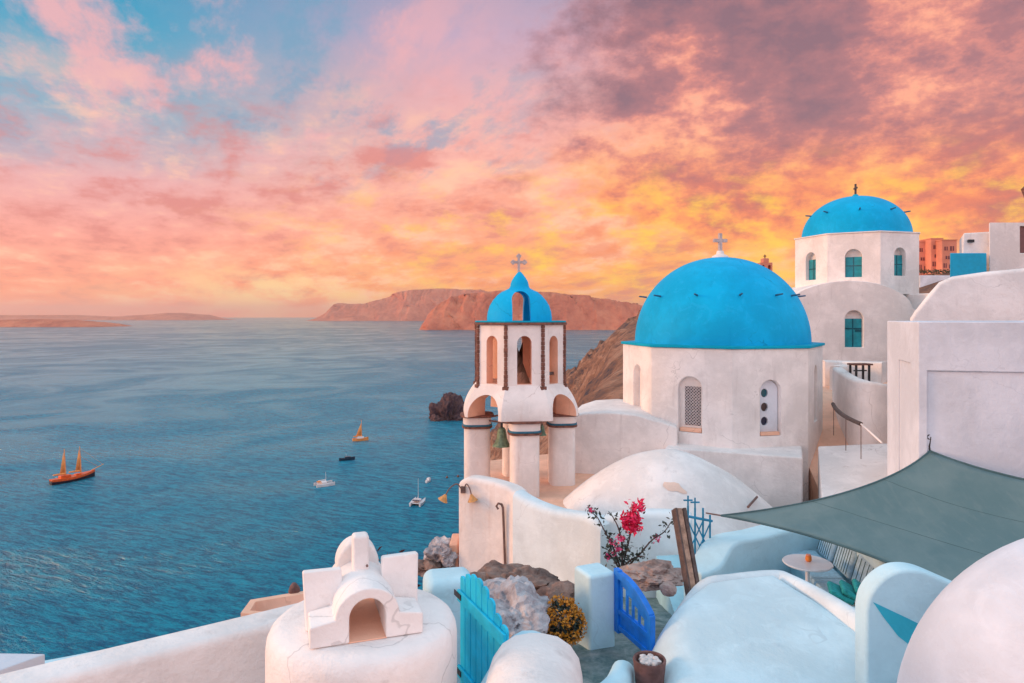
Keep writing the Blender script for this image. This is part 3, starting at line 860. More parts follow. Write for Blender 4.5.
# ================================================================== HOUSES ON THE RIGHT
def right_houses():
    root = thing('white_house', 'large plain white house wall with recessed panel above the shade sail', 'house', (6.6, 10.4, -5.5))
    # plan: left flank then the long front
    bm = BM(); plan = [(5.95, 10.0), (7.6, 9.55), (12.5, 9.4), (13, 13), (6.62, 12.05)]
    b = prism(bm, plan, -6, -.085)
    a = math.atan2(9.55 - 10.0, 7.6 - 5.95)
    M = frame((5.95, 10.0, 0), a)
    # recessed panel of the front, groove in the flank, sunk roof
    f2 = math.atan2(-.15, 4.9)
    c1 = box(BM(), .12, 6.8, -.3, .035, -6.5, -.80, M)
    fl = frame((5.95, 10.0, 0), math.atan2(-(12.05 - 10.0), -(6.62 - 5.95)) )
    c2 = box(BM(), -1.30, -.45, -.3, .03, -2.9, -.72, fl)
    roofcut = prism(BM(), [(6.35, 10.3), (7.7, 9.95), (12.2, 9.85), (12.7, 12.6), (6.95, 11.75)], -.27, .3)
    obj('wall', cut(b, [c1, c2, roofcut]), WG, root, bevel=.03, seg=3)
    bm = BM(); prism(bm, [(6.36, 10.31), (7.7, 9.96), (12.19, 9.86), (12.69, 12.59), (6.96, 11.74)], -.33, -.262); obj('roof', bm, WSEAT, root)
    # vaulted house behind
    root = thing('vaulted_house', 'white vaulted house roof rising behind the large plain house', 'house', (11, 17, -4))
    bm = BM(); rows = []
    prof = [(0, -5.0), (0, -.05), (.10, .10), (.38, .45), (.62, .72), (.9, .84), (1.6, .94), (2.6, 1.03), (4.5, 1.10), (7, 1.06), (9.5, .8), (10.5, .2), (10.8, -5)]
    for v in (0, 5.5): rows.append([bm.verts.new((8.42 + u + v * .60, 14.45 + v + u * .01, z + v * .01)) for u, z in prof])
    for k in range(len(prof) - 1): bm.faces.new((rows[0][k], rows[0][k + 1], rows[1][k + 1], rows[1][k]))
    bm.faces.new(rows[0]); bm.faces.new(rows[1][::-1])
    obj('vault', bm, W, root, bevel=.10, seg=5)
    # houses further up
    root = thing('white_house', 'pale house with one small dark window and a sea blue side block', 'house', P(970, 272, 30) + Vector((0, 2, -3)))
    bm = BM(); a = P(957, 272, 30); prism(bm, [(a.x, 30), (a.x + 2.0, 29.8), (a.x + 4.2, 33), (a.x + 2.2, 33.2)], -1.5, 3.72)
    bmesh.ops.translate(bm, verts=[v for v in bm.verts if v.co.z > 3], vec=(0, 0, 0))
    for v in bm.verts:
        if v.co.z > 3 and v.co.x < a.x + .1: v.co.x += .28; v.co.z -= .08
    obj('wall', bm, W, root, bevel=.06)
    w = P(970.5, 241, 29.9); bm = BM(); box(bm, -.10, .13, -.06, .06, -.06, .06, Matrix.Translation(w + Vector((0, 0, 0)))); s = obj('window', bm, DARK, root)
    bm = BM(); b0 = P(950, 272, 28.6); b1 = P(986.5, 253, 28.6); prism(bm, [(b0.x, 28.6), (b1.x, 28.6), (b1.x + .8, 29.75), (b0.x + .8, 29.75)], -1.4, b1.z); obj('side_block', bm, simple('blue_wall_paint', (.0, .40, .66), .7), root, bevel=.03)
    root = thing('white_house', 'tall square white house with a dark brown door at the upper edge of town', 'house', P(1005, 272, 29) + Vector((0, 2, -3)))
    bm = BM(); a = P(989, 272, 29.4); bm = prism(bm, [(a.x, 29.4), (a.x + 5.5, 29.4), (a.x + 9, 34), (a.x + 3.3, 34)], -1.5, P(0, 222.5, 29.4).z)
    d0 = P(1020.5, 253, 29.4); d1 = P(1030, 226, 29.4)
    obj('wall', cut(bm, [box(BM(), d0.x, d1.x, 29, 29.55, d0.z, d1.z)]), W, root, bevel=.05)
    bm = box(BM(), d0.x + .01, d1.x - .01, 29.5, 29.55, d0.z + .01, d1.z - .01); obj('door', bm, simple('brown_door_paint', (.20, .09, .09), .5), root)
    # lamp post at the edge of the frame
    q = P(1025.5, 222, 31); root = thing('street_lamp', 'dark brown lamp post beside the tall white house', 'lamp', (q.x, 31, 0))
    obj('pole', tube(BM(), [(q.x, 31, 0), (q.x, 31, P(0, 198, 31).z)], .035, 8), IRON, root)
    obj('lamp_head', lathe(BM(), [(.05, P(0, 198, 31).z), (.16, P(0, 190, 31).z), (.18, P(0, 189, 31).z), (.05, P(0, 186, 31).z), (0, P(0, 185, 31).z)], (q.x, 31), 8), BRICK, root)
    # orange houses far up the ridge
    Y = 92.0
    specs = [(917, 932, 242, 274), (931, 943, 239, 273), (942, 957, 240.5, 275)]
    labels = ['orange house beside the farther blue dome, nearest to it', 'orange house with a raised square roof, middle of the ridge row', 'orange house half hidden by the pale blue sided house']
    for i, (x0, x1, y0, y1) in enumerate(specs):
        yy = Y - i * 1.3
        p0 = P(x0, y1, yy); p1 = P(x1, y0, yy)
        root = thing('ridge_house', labels[i], 'house', (p0.x, yy, p0.z - 2), 'orange houses on the ridge')
        bm = box(BM(), p0.x, p1.x, yy, yy + 4, p0.z - 3, p1.z)
        obj('wall', bm, PINKH, root, bevel=.06, seg=2)
        bm = box(BM(), p0.x - .05, p1.x + .05, yy - .05, yy + 4.05, p1.z, p1.z + .14); obj('roof', bm, PINKH, root)
        for wx, wy, ww, wh in [((x0 + 4), y0 + 8, .42, .5), ((x0 + 10), y0 + 8, .5, .62), ((x0 + 5.5), y0 + 17, .5, .42), ((x0 + 10.5), y0 + 18, .42, .5), (x0 + 3, y0 + 25, .4, .6), (x0 + 9, y0 + 26, .5, .5)]:
            q = P(wx, wy, yy); bm = box(BM(), q.x - ww / 2, q.x + ww / 2, yy - .04, yy + .1, q.z - wh / 2, q.z + wh / 2)
            s = obj('window', bm, simple('plum_window', (.16, .045, .055), .4), root)
            bm = box(BM(), q.x - .03, q.x + .03, yy - .06, yy - .03, q.z - wh / 2, q.z + wh / 2); obj('frame', bm, PINKH, s)
    # little bell tower on the ridge seen past the big dome
    p = P(766.5, 273, 78)
    root = thing('bell_tower', 'tiny orange bell tower peeping over the large blue dome', 'bell tower', (p.x, 78, p.z - 3))
    s = 78 / F
    bm = box(BM(), p.x - 6 * s, p.x + 6 * s, 78, 79.2, p.z - 3, P(0, 262.5, 78).z)
    cs = [extrude(BM(), [(p.x + u * s + q[0], q[1]) for q in arch(2.6 * s, P(0, 271, 78).z, P(0, 265, 78).z)], 77, 80) for u in (-3, 3)]
    obj('wall', cut(bm, cs), PINKH, root, bevel=.03)
    bm = box(BM(), p.x - 3 * s, p.x + 3 * s, 78.1, 79, P(0, 262.6, 78).z, P(0, 258, 78).z); obj('gable', bm, PINKH, root, bevel=.1)
    obj('cross', cross_bm((p.x, 78.5, P(0, 258.2, 78).z), .45, .3, .05), BRICK, root)
    # retaining wall and scrub under the ridge houses
    bm = BM(); wallpath(bm, [(50, 84, P(0, 275.5, 84).z), (58, 83, P(0, 276, 83).z), (70, 82, P(0, 277, 82).z)], -4, .8, .1)
    meta(obj('retaining_wall', bm, WG, None, (56, 83, -4)), 'long pale retaining wall under the orange houses', 'wall')
    bm = BM(); leaves(bm, [(49 + random.random() * 12, 83.7 + random.random() * 1.4, P(0, 275, 84).z + .45 + random.gauss(0, .12) + .25 * mn.noise(Vector((i * .11, 0, 0)))) for i in range(900)], .13)
    meta(obj('hedge', bm, LEAFO, None, (54, 84, 4.5)), 'dark green strip of scrub along the foot of the orange houses', 'hedge')
right_houses()

def alley():
    # sloping lane between the church and the houses, warm glow put into its colour
    bm = BM(); pts = [(7.8, 17.0, -4.7), (10.4, 15.4, -4.5), (12.8, 19, -2.95), (13.5, 24, -2.3), (10.6, 24, -2.5), (8.6, 21, -3.4)]
    a = [bm.verts.new(p) for p in pts]; b = [bm.verts.new((p[0], p[1], -9)) for p in pts]
    ce = bm.verts.new((10.4, 19.6, -3.35))
    for i in range(6): bm.faces.new((a[i], a[(i + 1) % 6], ce)); bm.faces.new((a[i], b[i], b[(i + 1) % 6], a[(i + 1) % 6]))
    meta(obj('path', bm, WPEACH, None, (10, 19, -9)), kind='structure')
    # low pale apron with worn plaster in front
    bm = BM(); tp = [P(822, 505, 14.9), P(890, 505, 14.4), P(890, 443, 17.6), P(818, 446, 18.0)]
    A_ = [bm.verts.new(p) for p in tp]; B_ = [bm.verts.new((p.x, p.y, -8)) for p in tp]; bm.faces.new(A_)
    for i in range(4): bm.faces.new((A_[i], B_[i], B_[(i + 1) % 4], A_[(i + 1) % 4]))
    meta(obj('courtyard', bm, WOLD, None, (8.4, 15, -8), bevel=.04), kind='structure')
    # curved stair wall
    root = thing('stair_wall', 'curved pale pink stair wall sweeping down beside the church', 'wall', (10.5, 20, -6))
    bm = BM()
    top = [P(838, 367, 22.5), P(845, 372, 20.6), P(856, 378, 19.2), P(868, 381, 18.6), P(884, 384, 18.8)]
    wallpath(bm, top, -7, .34, .10, 8); obj('wall', bm, WP, root)
    bm = BM(); wallpath(bm, [P(836, 366, 23.5), P(846, 364, 25.5), P(862, 362, 27)], -6, .4, .1, 6); obj('wall', bm, WP, root)
    # brown handrail
    pts = spline([P(833, 404, 19.6), P(836, 409, 18.4), P(843, 415, 17.4), P(852, 420, 16.9), P(861, 424, 16.6)], 6)
    root = thing('handrail', 'curved dark brown handrail along the lane below the stair wall', 'handrail', pts[0] - Vector((0, 0, 1)))
    obj('rail', tube(BM(), pts, .055, 8), WOODD, root)
    obj('rail_end', tube(BM(), [pts[-1], P(870, 432, 15.9), P(882, 443, 15.2)], .022, 6), WP, root)
    for q in (pts[2], pts[14], pts[-1]): obj('post', tube(BM(), [q, q - Vector((0, 0, .85))], .011, 6), RUST, root)
    # bench with a red brown slatted seat on the landing
    p = P(861, 376, 20.5)
    root = thing('bench', 'small bench with red brown top and dark legs on the stair landing', 'bench', p - Vector((0, 0, .1)))
    M = frame(p, rad(8)); s = 20.5 / F
    for k in range(3): obj('slat', box(BM(), -11 * s, 9 * s, -.18 + k * .13, -.07 + k * .13, 11.0 * s, 12.6 * s, M), BRICK, root, bevel=.006, seg=1)
    for u in (-8, 6):
        for v in (-.12, .16): obj('leg', box(BM(), u * s - .025, u * s + .025, v - .025, v + .025, -.25, 10.98 * s, M), IRON, root)
    obj('stretcher', box(BM(), -8 * s, 6 * s, -.02, .02, 4.8 * s, 6.0 * s, M), IRON, root)
    # white block wall at the back of the lane
    bm = BM(); wallpath(bm, [P(820, 360, 25), P(840, 361, 25.3), P(885, 362, 24)], -6, .5, .08, 1, False)
    meta(obj('lane_wall', bm, WP, None, P(840, 361, 25.2) - Vector((0, 0, 4))), 'low pale wall closing the lane below the farther church', 'wall')
alley()

# ================================================================== PARAPETS IN FRONT OF THE CHURCH
def front_walls():
    bm = BM()
    wallpath(bm, [P(464, 480, 15.3), P(472, 476, 15.2), P(492, 479, 15.0), P(512, 485, 14.7), P(521, 491, 14.5)], -8, .42, .10, 8)
    root = meta(obj('parapet_wall', bm, WP, None, P(490, 580, 15.1), bevel=.05, ang=60), 'stained pinkish parapet wall below the bell tower with a pipe on it', 'wall')
    bm = BM()
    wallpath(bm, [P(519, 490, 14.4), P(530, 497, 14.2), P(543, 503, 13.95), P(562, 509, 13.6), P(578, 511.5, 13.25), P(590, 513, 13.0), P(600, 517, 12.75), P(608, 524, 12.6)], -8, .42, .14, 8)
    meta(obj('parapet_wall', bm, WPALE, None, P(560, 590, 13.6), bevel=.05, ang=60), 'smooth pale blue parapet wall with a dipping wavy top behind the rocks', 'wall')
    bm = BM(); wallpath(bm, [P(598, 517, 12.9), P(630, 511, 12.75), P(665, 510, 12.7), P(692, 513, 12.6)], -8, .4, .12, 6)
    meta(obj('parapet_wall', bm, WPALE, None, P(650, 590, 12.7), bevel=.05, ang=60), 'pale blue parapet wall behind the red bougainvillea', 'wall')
    # pipe with a hooked head
    p = P(503, 507, 14.50); b = P(506, 590, 14.5)
    meta(obj('wall_pipe', tube(BM(), [b, p + Vector((.0, 0, -.02)), p + Vector((-.03, -.01, .06)), p + Vector((-.10, -.01, .08)), p + Vector((-.14, -.01, .02)), p + Vector((-.10, -.01, -.04))], .026, 8), RUST, None, b), 'thin rusty pipe with a hooked head on the pinkish parapet', 'pipe')
    # two swan-neck wall lamps
    def lamp(px, py, dx, hook, label):
        Y = 15.0; o = P(px, py, Y); s = Y / F
        root = thing('wall_lamp', label, 'lamp', o - Vector((0, 0, .3)), 'swan neck lamps on the parapet')
        pts = spline([P(hook, py + 3, Y), P(hook + dx * 5, py - 3, Y - .05), P(hook + dx * 12, py + 1, Y - .1), P(hook + dx * 17, py + 9, Y - .15)], 6)
        obj('arm', tube(BM(), pts, .014, 8), RUST, root)
        e = pts[-1]
        bm = lathe(BM(), [(.02, .04), (.035, .02), (.05, -.015), (.10, -.09), (.115, -.11), (.10, -.10), (.0, -.04)], (0, 0), 20, cap=False)
        bmesh.ops.transform(bm, matrix=Matrix.Translation(e) @ Matrix.Rotation(rad(-28 * dx), 4, 'Y'), verts=bm.verts)
        obj('shade', bm, LAMPG, root)
        obj('bracket', lathe(BM(), [(.05, -.05), (.05, .05)], (0, 0), 12) if False else box(BM(), -.03, .03, -.02, .1, -.07, .07, Matrix.Translation(P(hook, py + 3, Y))), RUST, root, bevel=.01)
    lamp(462, 487, -1, 462, 'amber swan neck lamp reaching out over the sea from the wall corner')
    lamp(463, 487, .45, 464, 'amber swan neck lamp turned in against the pinkish parapet')
front_walls()

# ================================================================== TERRACE WITH SAIL
def terrace():
    bm = BM(); prism(bm, [(2.2, 8.3), (3.3, 8.25), (5.6, 6.0), (9.0, 6.5), (8, 9.4), (5.9, 10), (6.2, 12.8), (2.6, 12.3)], -6.5, -4.32)
    meta(obj('terrace_floor', bm, WSEAT, None, (4.5, 9.5, -6.5)), kind='structure')
    # low wall round the seat
    bm = BM(); wallpath(bm, [P(692, 568, 10.2), P(706, 562, 10.3), P(722, 540, 10.7), P(752, 533, 11.0), P(790, 524, 11.5), P(812, 526, 11.7)], -6, .5, .06, 5)
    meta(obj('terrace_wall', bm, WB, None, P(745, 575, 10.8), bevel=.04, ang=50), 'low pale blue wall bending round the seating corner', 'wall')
    # seat back wall under the sail
    bm = BM(); wallpath(bm, [(5.35, 11.6, -3.28), (5.28, 10.3, -3.30), (5.15, 9.2, -3.30), (4.98, 8.2, -3.32)], -6, .42, .06, 5)
    meta(obj('terrace_wall', bm, WB, None, (5.2, 9.8, -5), bevel=.03), 'pale wall behind the cushions under the shade sail', 'wall')
    root = thing('built_in_sofa', 'blue grey built in seat with cushions beside the round white table', 'sofa', (4.7, 10, -4.32))
    bm = prism(BM(), [(4.42, 8.9), (4.95, 8.75), (5.2, 11.5), (4.55, 11.5)], -4.32, -3.98); obj('base', bm, WSEAT, root, bevel=.02)
    bm = prism(BM(), [(4.36, 9.05), (4.78, 8.95), (4.90, 10.05), (4.42, 10.1)], -3.977, -3.87); obj('seat_cushion', bm, CUSH, root, bevel=.03)
    bm = prism(BM(), [(4.43, 10.13), (4.91, 10.08), (5.02, 11.3), (4.5, 11.35)], -3.976, -3.87); obj('seat_cushion', bm, CUSH, root, bevel=.03)
    for y0, y1 in ((9.05, 9.92), (9.98, 10.58), (10.64, 11.2)):
        bm = BM(); M = Matrix.Translation((4.92 + (y0 - 9) * .06, (y0 + y1) / 2, -3.86)) @ Matrix.Rotation(rad(5), 4, 'Z').inverted() @ Matrix.Rotation(rad(16), 4, 'Y')
        h = (y1 - y0) / 2
        box(bm, -.07, .07, -h, h, 0, .44, M); o = obj('back_cushion', bm, CUSH, root, bevel=.055, seg=4)
        bm = BM(); n = 7
        for k in range(n):
            yy = -h + .06 + (2 * h - .12) * k / (n - 1)
            tube(bm, [M @ Vector((-.073, yy, .04)), M @ Vector((-.073, yy, .40))], .006, 4)
        obj('piping', bm, SAILE, o)
    bm = prism(BM(), [(4.1, 8.75), (4.95, 8.5), (4.95, 8.3), (4.0, 8.35)], -4.32, -3.62); obj('end_panel', bm, WB, root, bevel=.03)
    p = Vector((4.42, 8.62, -3.60))
    for k in range(3):
        bm = BM(); M = Matrix.Translation(p + Vector((-.10 + .13 * k, .04 - .03 * k, .02 + .0 * k))) @ Matrix.Rotation(rad(-20), 4, 'Z') @ Matrix.Rotation(rad(-70 + 7 * k), 4, 'Y')
        box(bm, -.035, .035, -.19, .19, 0, .30, M)
        meta(obj('cushion', bm, CUSHG, None, p, bevel=.03, seg=3), ['green cushion at the table end of the leaning cushion row', 'green cushion squeezed between the two others on the seat end', 'green cushion nearest the small white wall'][k], 'cushion', 'green cushions leaning on the seat end')
    # round table
    c = P(807.5, 562, 9.95)
    root = thing('round_table', 'round white pedestal table half under the shade sail', 'table', (c.x, c.y, -4.32))
    obj('table_top', lathe(BM(), [(0, c.z - .03), (.33, c.z - .03), (.345, c.z - .012), (.335, c.z), (0, c.z)], c[:2], 40), TABLE, root)
    obj('pedestal', lathe(BM(), [(.035, -4.30), (.03, c.z - .032)], c[:2], 12), TABLE, root)
    obj('foot', lathe(BM(), [(.22, -4.318), (.21, -4.30), (.04, -4.27)], c[:2], 24), TABLE, root)
    q = P(808.5, 558, 9.98)
    root = thing('candle_jar', 'small orange candle jar in the middle of the round table', 'jar', (q.x, q.y, c.z))
    obj('jar', lathe(BM(), [(.03, c.z + .001), (.045, c.z + .02), (.04, c.z + .075), (.03, c.z + .085)], q[:2], 16), ORANGEP, root)
    obj('lid', lathe(BM(), [(.034, c.z + .086), (.034, c.z + .10), (.0, c.z + .105)], q[:2], 16), simple('coral_lid', (.75, .28, .2), .5), root)
    # shade sail: four tensioned corners, hollow edges
    A = P(721, 515.5, 10.6); B = P(930, 451, 9.98); Cc = Vector((8.9, 7.2, -2.15)); D = Vector((5.25, 6.75, -3.28))
    def edge(p, q, sag, n=24):
        m = (p + q) / 2; ctr = (A + B + Cc + D) / 4; inn = (ctr - m).normalized() * sag
        return [p.lerp(q, i / n) + inn * 4 * (i / n) * (1 - i / n) for i in range(n + 1)]
    e0 = edge(A, B, .42); e1 = edge(D, Cc, .50); f0 = edge(A, D, .38); f1 = edge(B, Cc, .40)
    n = 24; bm = BM(); g = []
    for j in range(n + 1):
        v = j / n; row = []
        for i in range(n + 1):
            u = i / n
            p = e0[i] * (1 - v) + e1[i] * v + f0[j] * (1 - u) + f1[j] * u - (A * (1 - u) * (1 - v) + B * u * (1 - v) + D * (1 - u) * v + Cc * u * v)
            p.z -= .10 * sin(pi * u) * sin(pi * v) + .006 * mn.noise(p * 2.2)
            for cu, cv in ((0, 0), (1, 0), (0, 1), (1, 1)):
                du, dv = u - cu, v - cv; rr = math.hypot(du, dv); p.z += .012 * sin(9 * math.atan2(abs(dv), abs(du) + 1e-6) * 2) * math.exp(-((rr - .18) / .14) ** 2)
            row.append(bm.verts.new(p))
        g.append(row)
    for a, b in zip(g, g[1:]):
        for i in range(n): bm.faces.new((a[i], a[i + 1], b[i + 1], b[i]))
    seamrows = [[v.co.copy() for v in r] for r in g]
    root = thing('shade_sail', 'grey green fabric shade sail stretched over the seating terrace', 'sail', A)
    obj('cloth', bm, SAIL, root, solid=.006, ang=80)
    for i in (8, 16):
        obj('seam', tube(BM(), [q[i] + Vector((0, 0, .004)) for q in seamrows], .003, 5), SAILE, root)
    for e in (e0, e1, f0, f1): obj('hem', tube(BM(), e, .016, 6), SAILE, root)
    obj('corner_strap', tube(BM(), [A, P(706, 513, 10.8)], .012, 6), RUST, root)
    k = P(930.5, 437, 10.0)
    obj('corner_hook', tube(BM(), [B, B + Vector((0, .02, .06)), k, k + Vector((.04, .02, .0))], .014, 6), IRON, root)
    obj('corner_ring', tube(BM(), [k + Vector((.05 * cos(t), 0, .035 * sin(t))) for t in [rad(q) for q in range(0, 361, 30)]], .010, 6), IRON, root)
    obj('corner_strap', tube(BM(), [D, D + Vector((.25, -.55, .25))], .014, 6), RUST, root)
    obj('corner_strap', tube(BM(), [Cc, Cc + Vector((.9, -.2, .12))], .014, 6), RUST, root)
terrace()

# ================================================================== IRON GATE, BEAM, BOUGAINVILLEA
def iron_gate():
    root = thing('iron_gate', 'small blue wrought iron gate topped with thin crosses', 'gate', P(698, 560, 10.6))
    Y = 10.6
    M = None
    def at(px, py): 
        d = (px - 686) / 26
        return P(px, py, Y + d * .25)
    bars = [(688, 506, 553), (695, 508, 556), (703, 508, 557), (710, 515, 556)]
    for px, y0, y1 in bars: obj('bar', tube(BM(), [at(px, y1 + 2), at(px, y0)], .016, 6), IRONB, root)
    for ya, yb in ((516, 521), (553, 557)): obj('rail', tube(BM(), [at(686, ya), at(712, yb)], .022, 6), IRONB, root)
    for a, b in (((688, 521), (703, 553)), ((703, 521), (688, 553)), ((695, 521), (711, 555)), ((711, 521), (696, 555))):
        obj('brace', tube(BM(), [at(*a), at(*b)], .011, 6), IRONB, root)
    for px, y in ((695, 508), (688, 506)):
        c = at(px, y)
        obj('cross', tube(BM(), [c - Vector((.0, 0, .01)), c + Vector((0, 0, .16))], .013, 6), IRONB, root)
        obj('cross', tube(BM(), [c + Vector((-.07, 0, .09)), c + Vector((.07, 0, .09))], .013, 6), IRONB, root)
    # leaning two-board beam
    a = P(678, 509, 8.6); b = P(691, 584, 8.15)
    root = thing('timber_post', 'leaning weathered timber post of two boards beside the iron gate', 'post', b)
    d = (a - b).normalized(); u = Vector((1, .25, 0)); u = (u - d * u.dot(d)).normalized(); w = d.cross(u)
    for off, wd, mt in ((-.052, .028, WOODD), (.0, .07, WOOD), (.062, .045, WOODD)):
        bm = BM()
        ring = []
        for q in (b - d * .35, a):
            ring.append([bm.verts.new(q + u * (off + s * wd / 2) + w * t * (.05 + abs(off) * .3)) for s, t in ((-1, -1), (1, -1), (1, 1), (-1, 1))])
        for k in range(4): bm.faces.new((ring[0][k], ring[0][(k + 1) % 4], ring[1][(k + 1) % 4], ring[1][k]))
        bm.faces.new(ring[0]); bm.faces.new(ring[1])
        obj('board', bm, mt, root, bevel=.006, seg=2)
iron_gate()

def bougainvillea():
    Y = 9.6
    base = P(622, 571, Y)
    root = thing('bougainvillea', 'scrawny bougainvillea with a crimson flower head before the pale blue parapet', 'plant', base)
    stems = [[(622, 572), (616, 556), (612, 545), (603, 528), (597, 517), (589, 511)],
             [(622, 572), (626, 552), (630, 536), (632, 520), (636, 508)],
             [(624, 572), (632, 562), (640, 554), (652, 540), (664, 532), (671, 522)],
             [(620, 570), (614, 560), (608, 552), (612, 548)],
             [(622, 566), (622, 545), (618, 527), (611, 514)],
             [(624, 566), (634, 558), (645, 556)]]
    pts_all = []
    for i, s in enumerate(stems):
        pts = spline([P(x, y, Y + .25 * sin(i * 2.1) * k / len(s)) for k, (x, y) in enumerate(s)], 5)
        obj('stem', tube(BM(), pts, .016, 6, .006), TWIG, root)
        pts_all += pts[3:]
    lp = []
    for _ in range(330):
        p = random.choice(pts_all); lp.append(p + Vector((random.gauss(0, .04), random.gauss(0, .05), random.gauss(0, .04))))
    for _ in range(110): 
        lp.append(P(random.gauss(624, 7), random.gauss(556, 9), Y) + Vector((0, random.gauss(0, .12), 0)))
    obj('foliage', leaves(BM(), lp, .033), LEAF, root)
    fl = []
    for _ in range(430):
        a = random.random() * 6.28; r = random.random() ** .6
        fl.append(P(631 + 9.5 * r * cos(a), 522 + 10 * r * sin(a), Y) + Vector((0, random.gauss(0, .09), 0)))
    obj('flower_head', leaves(BM(), fl, .036), PETAL, root)
    fl = []
    for _ in range(110): fl.append(P(random.gauss(637, 4), random.gauss(507, 3.5), Y) + Vector((0, random.gauss(0, .06), 0)))
    obj('flower_head', leaves(BM(), fl, .036), PETAL, root)
    fl = []
    for cx, cy in ((590, 510), (612, 541), (618, 548), (607, 558), (615, 553), (657, 538), (621, 538)):
        for _ in range(24): fl.append(P(random.gauss(cx, 1.8), random.gauss(cy, 1.5), Y) + Vector((0, random.gauss(0, .04), 0)))
    obj('blossom', leaves(BM(), fl, .028), PETALP, root)
bougainvillea()

# ================================================================== ROCK GARDEN, GATES AND PATH
def garden():
    bm = BM(); g = []
    for j in range(26):
        y = 4.2 + j * .38; row = []
        for i in range(22):
            x = -1.1 + i * .21
            z = -3.82 - .29 * max(0, y - 7.9) - .05 * min(0, y - 7) * -.2 + .05 * mn.noise(Vector((x * 2, y * 2, 0))) + .03 * mn.noise(Vector((x * 6, y * 6, 0)))
            if x < -.6 and y > 8: z -= (-.6 - x) * 2.2
            row.append(bm.verts.new((x, y, z)))
        g.append(row)
    for a, b in zip(g, g[1:]):
        for i in range(21): bm.faces.new((a[i], a[i + 1], b[i + 1], b[i]))
    meta(obj('path', bm, PATHM, None, (1, 7, -3.9), solid=.0), kind='structure')
    rock('boulder', 'large pale grey boulder behind the turquoise gate', 'boulder', P(516, 622, 7.6), (.42, .5, .33), 1.2, ROCKW, .45, 5)
    rock('boulder', 'smaller pale boulder against the back of the grey one', 'boulder', P(497, 603, 8.3), (.32, .35, .22), 2.9, ROCKW, .5)
    rock('boulder', 'flat brown boulder at the foot of the pinkish parapet', 'boulder', P(513, 588, 10.2), (.66, .5, .30), 3.4, ROCKB, .5, 5)
    rock('boulder', 'low dark brown boulder with dry grass beside it', 'boulder', P(483, 590, 10.6), (.45, .4, .18), 5.6, ROCKB, .5)
    rock('boulder', 'grey green boulder below the blue parapet beside the orange flowers', 'boulder', P(558, 604, 9.5), (.55, .4, .22), 6.1, ROCKB, .5)
    rock('boulder', 'low brown boulder between grey boulder and blue parapet', 'boulder', P(540, 618, 8.7), (.34, .3, .18), 8.8, ROCKP, .5)
    rock('boulder', 'long pinkish boulder under the bougainvillea', 'boulder', P(652, 577, 8.9), (.40, .30, .15), 7.3, ROCKP, .45, 5)
    rock('boulder', 'small round pink stone above the cobalt gate', 'stone', P(668, 590, 8.0), (.09, .09, .10), 4.2, ROCKP, .25, 3)
    # dry grass tuft
    bm = BM(); o = P(481, 594, 9.9)
    for _ in range(90):
        b = o + Vector((random.gauss(0, .16), random.gauss(0, .1), -.05)); t = b + Vector((random.gauss(0, .10), random.gauss(0, .08), random.uniform(.12, .34)))
        s = Vector((.008, 0, 0)); bm.faces.new([bm.verts.new(x) for x in (b - s, b + s, t)])
    leaves(bm, [o + Vector((random.gauss(.05, .2), random.gauss(0, .12), random.gauss(.02, .06))) for _ in range(220)], .035)
    meta(obj('grass_tuft', bm, LEAFO, None, o), 'dry olive grass tuft between the pinkish parapet and the rocks', 'plant')
    # orange flowering bush
    c = P(562, 623, 7.6)
    root = thing('flower_bush', 'round bush of orange yellow flowers left of the white gate post', 'bush', c - Vector((0, 0, .28)))
    def dome_pts(n, s):
        out = []
        for _ in range(n):
            d = Vector((random.gauss(0, 1), random.gauss(0, 1), random.gauss(0, 1))).normalized()
            k = (.80 + .2 * random.random()) * (1 + .18 * mn.noise(d * 2.6))
            p = Vector((d.x * .25, d.y * .24, d.z * .27)) * k * s
            if p.z > -.22: out.append(c + p)
        return out
    obj('foliage', leaves(BM(), dome_pts(800, .86), .032), LEAF, root)
    fl = dome_pts(3000, 1.05); fl = [p for p in fl if mn.noise(p * 9) > -.16]
    obj('blossoms', leaves(BM(), fl, .019), PETALY, root)
    obj('stem', tube(BM(), [c - Vector((0, 0, .5)), c], .03, 6), TWIG, root)
    # terracotta pot of white pebbles
    p = P(649.5, 660, 6.55)
    root = thing('plant_pot', 'brown terracotta pot filled with white pebbles beside the cobalt gate', 'pot', (p.x, p.y, p.z - .34))
    z = p.z
    obj('pot', lathe(BM(), [(.115, z - .36), (.135, z - .2), (.152, z - .04), (.158, z + .005), (.152, z + .018), (.135, z + .012), (.125, z - .05), (0, z - .05)], p[:2], 32), TERRA, root)
    for k in range(15):
        a = k * 2.4; r = .09 * math.sqrt(k / 15); q = (p.x + r * cos(a), p.y + r * sin(a), z - .012 + .012 * random.random())
        obj('pebble', rockmesh(q, (.034, .03, .024), k * 1.7, .25, 2), PEBBLE, root)
    # white gate post of the cobalt gate
    bm = BM(); M = Matrix.Translation((P(597, 640, 8.0).x, 8.05, 0)) @ Matrix.Rotation(rad(24), 4, 'Z')
    box(bm, -.19, .17, -.16, .22, -4.4, -2.985, M)
    meta(obj('gate_post', bm, WB, None, P(597, 640, 8.05), bevel=.045, seg=4), 'short white post the cobalt blue gate hangs on', 'gate post')
    # cobalt gate
    A = P(618, 629, 7.95); Bp = P(652, 655, 7.25); d = (Bp - A); d.z = 0; L = d.length; d.normalize()
    root = thing('garden_gate', 'open cobalt blue wooden gate with white slots beside a white post', 'gate', (A.x, A.y, A.z))
    M = Matrix(((d.x, -d.y, 0, A.x), (d.y, d.x, 0, A.y), (0, 0, 1, A.z), (0, 0, 0, 1)))
    def topz(u): t = u / L; return .665 - .0 * t - .30 * t * t + .10 * t
    bm = BM()
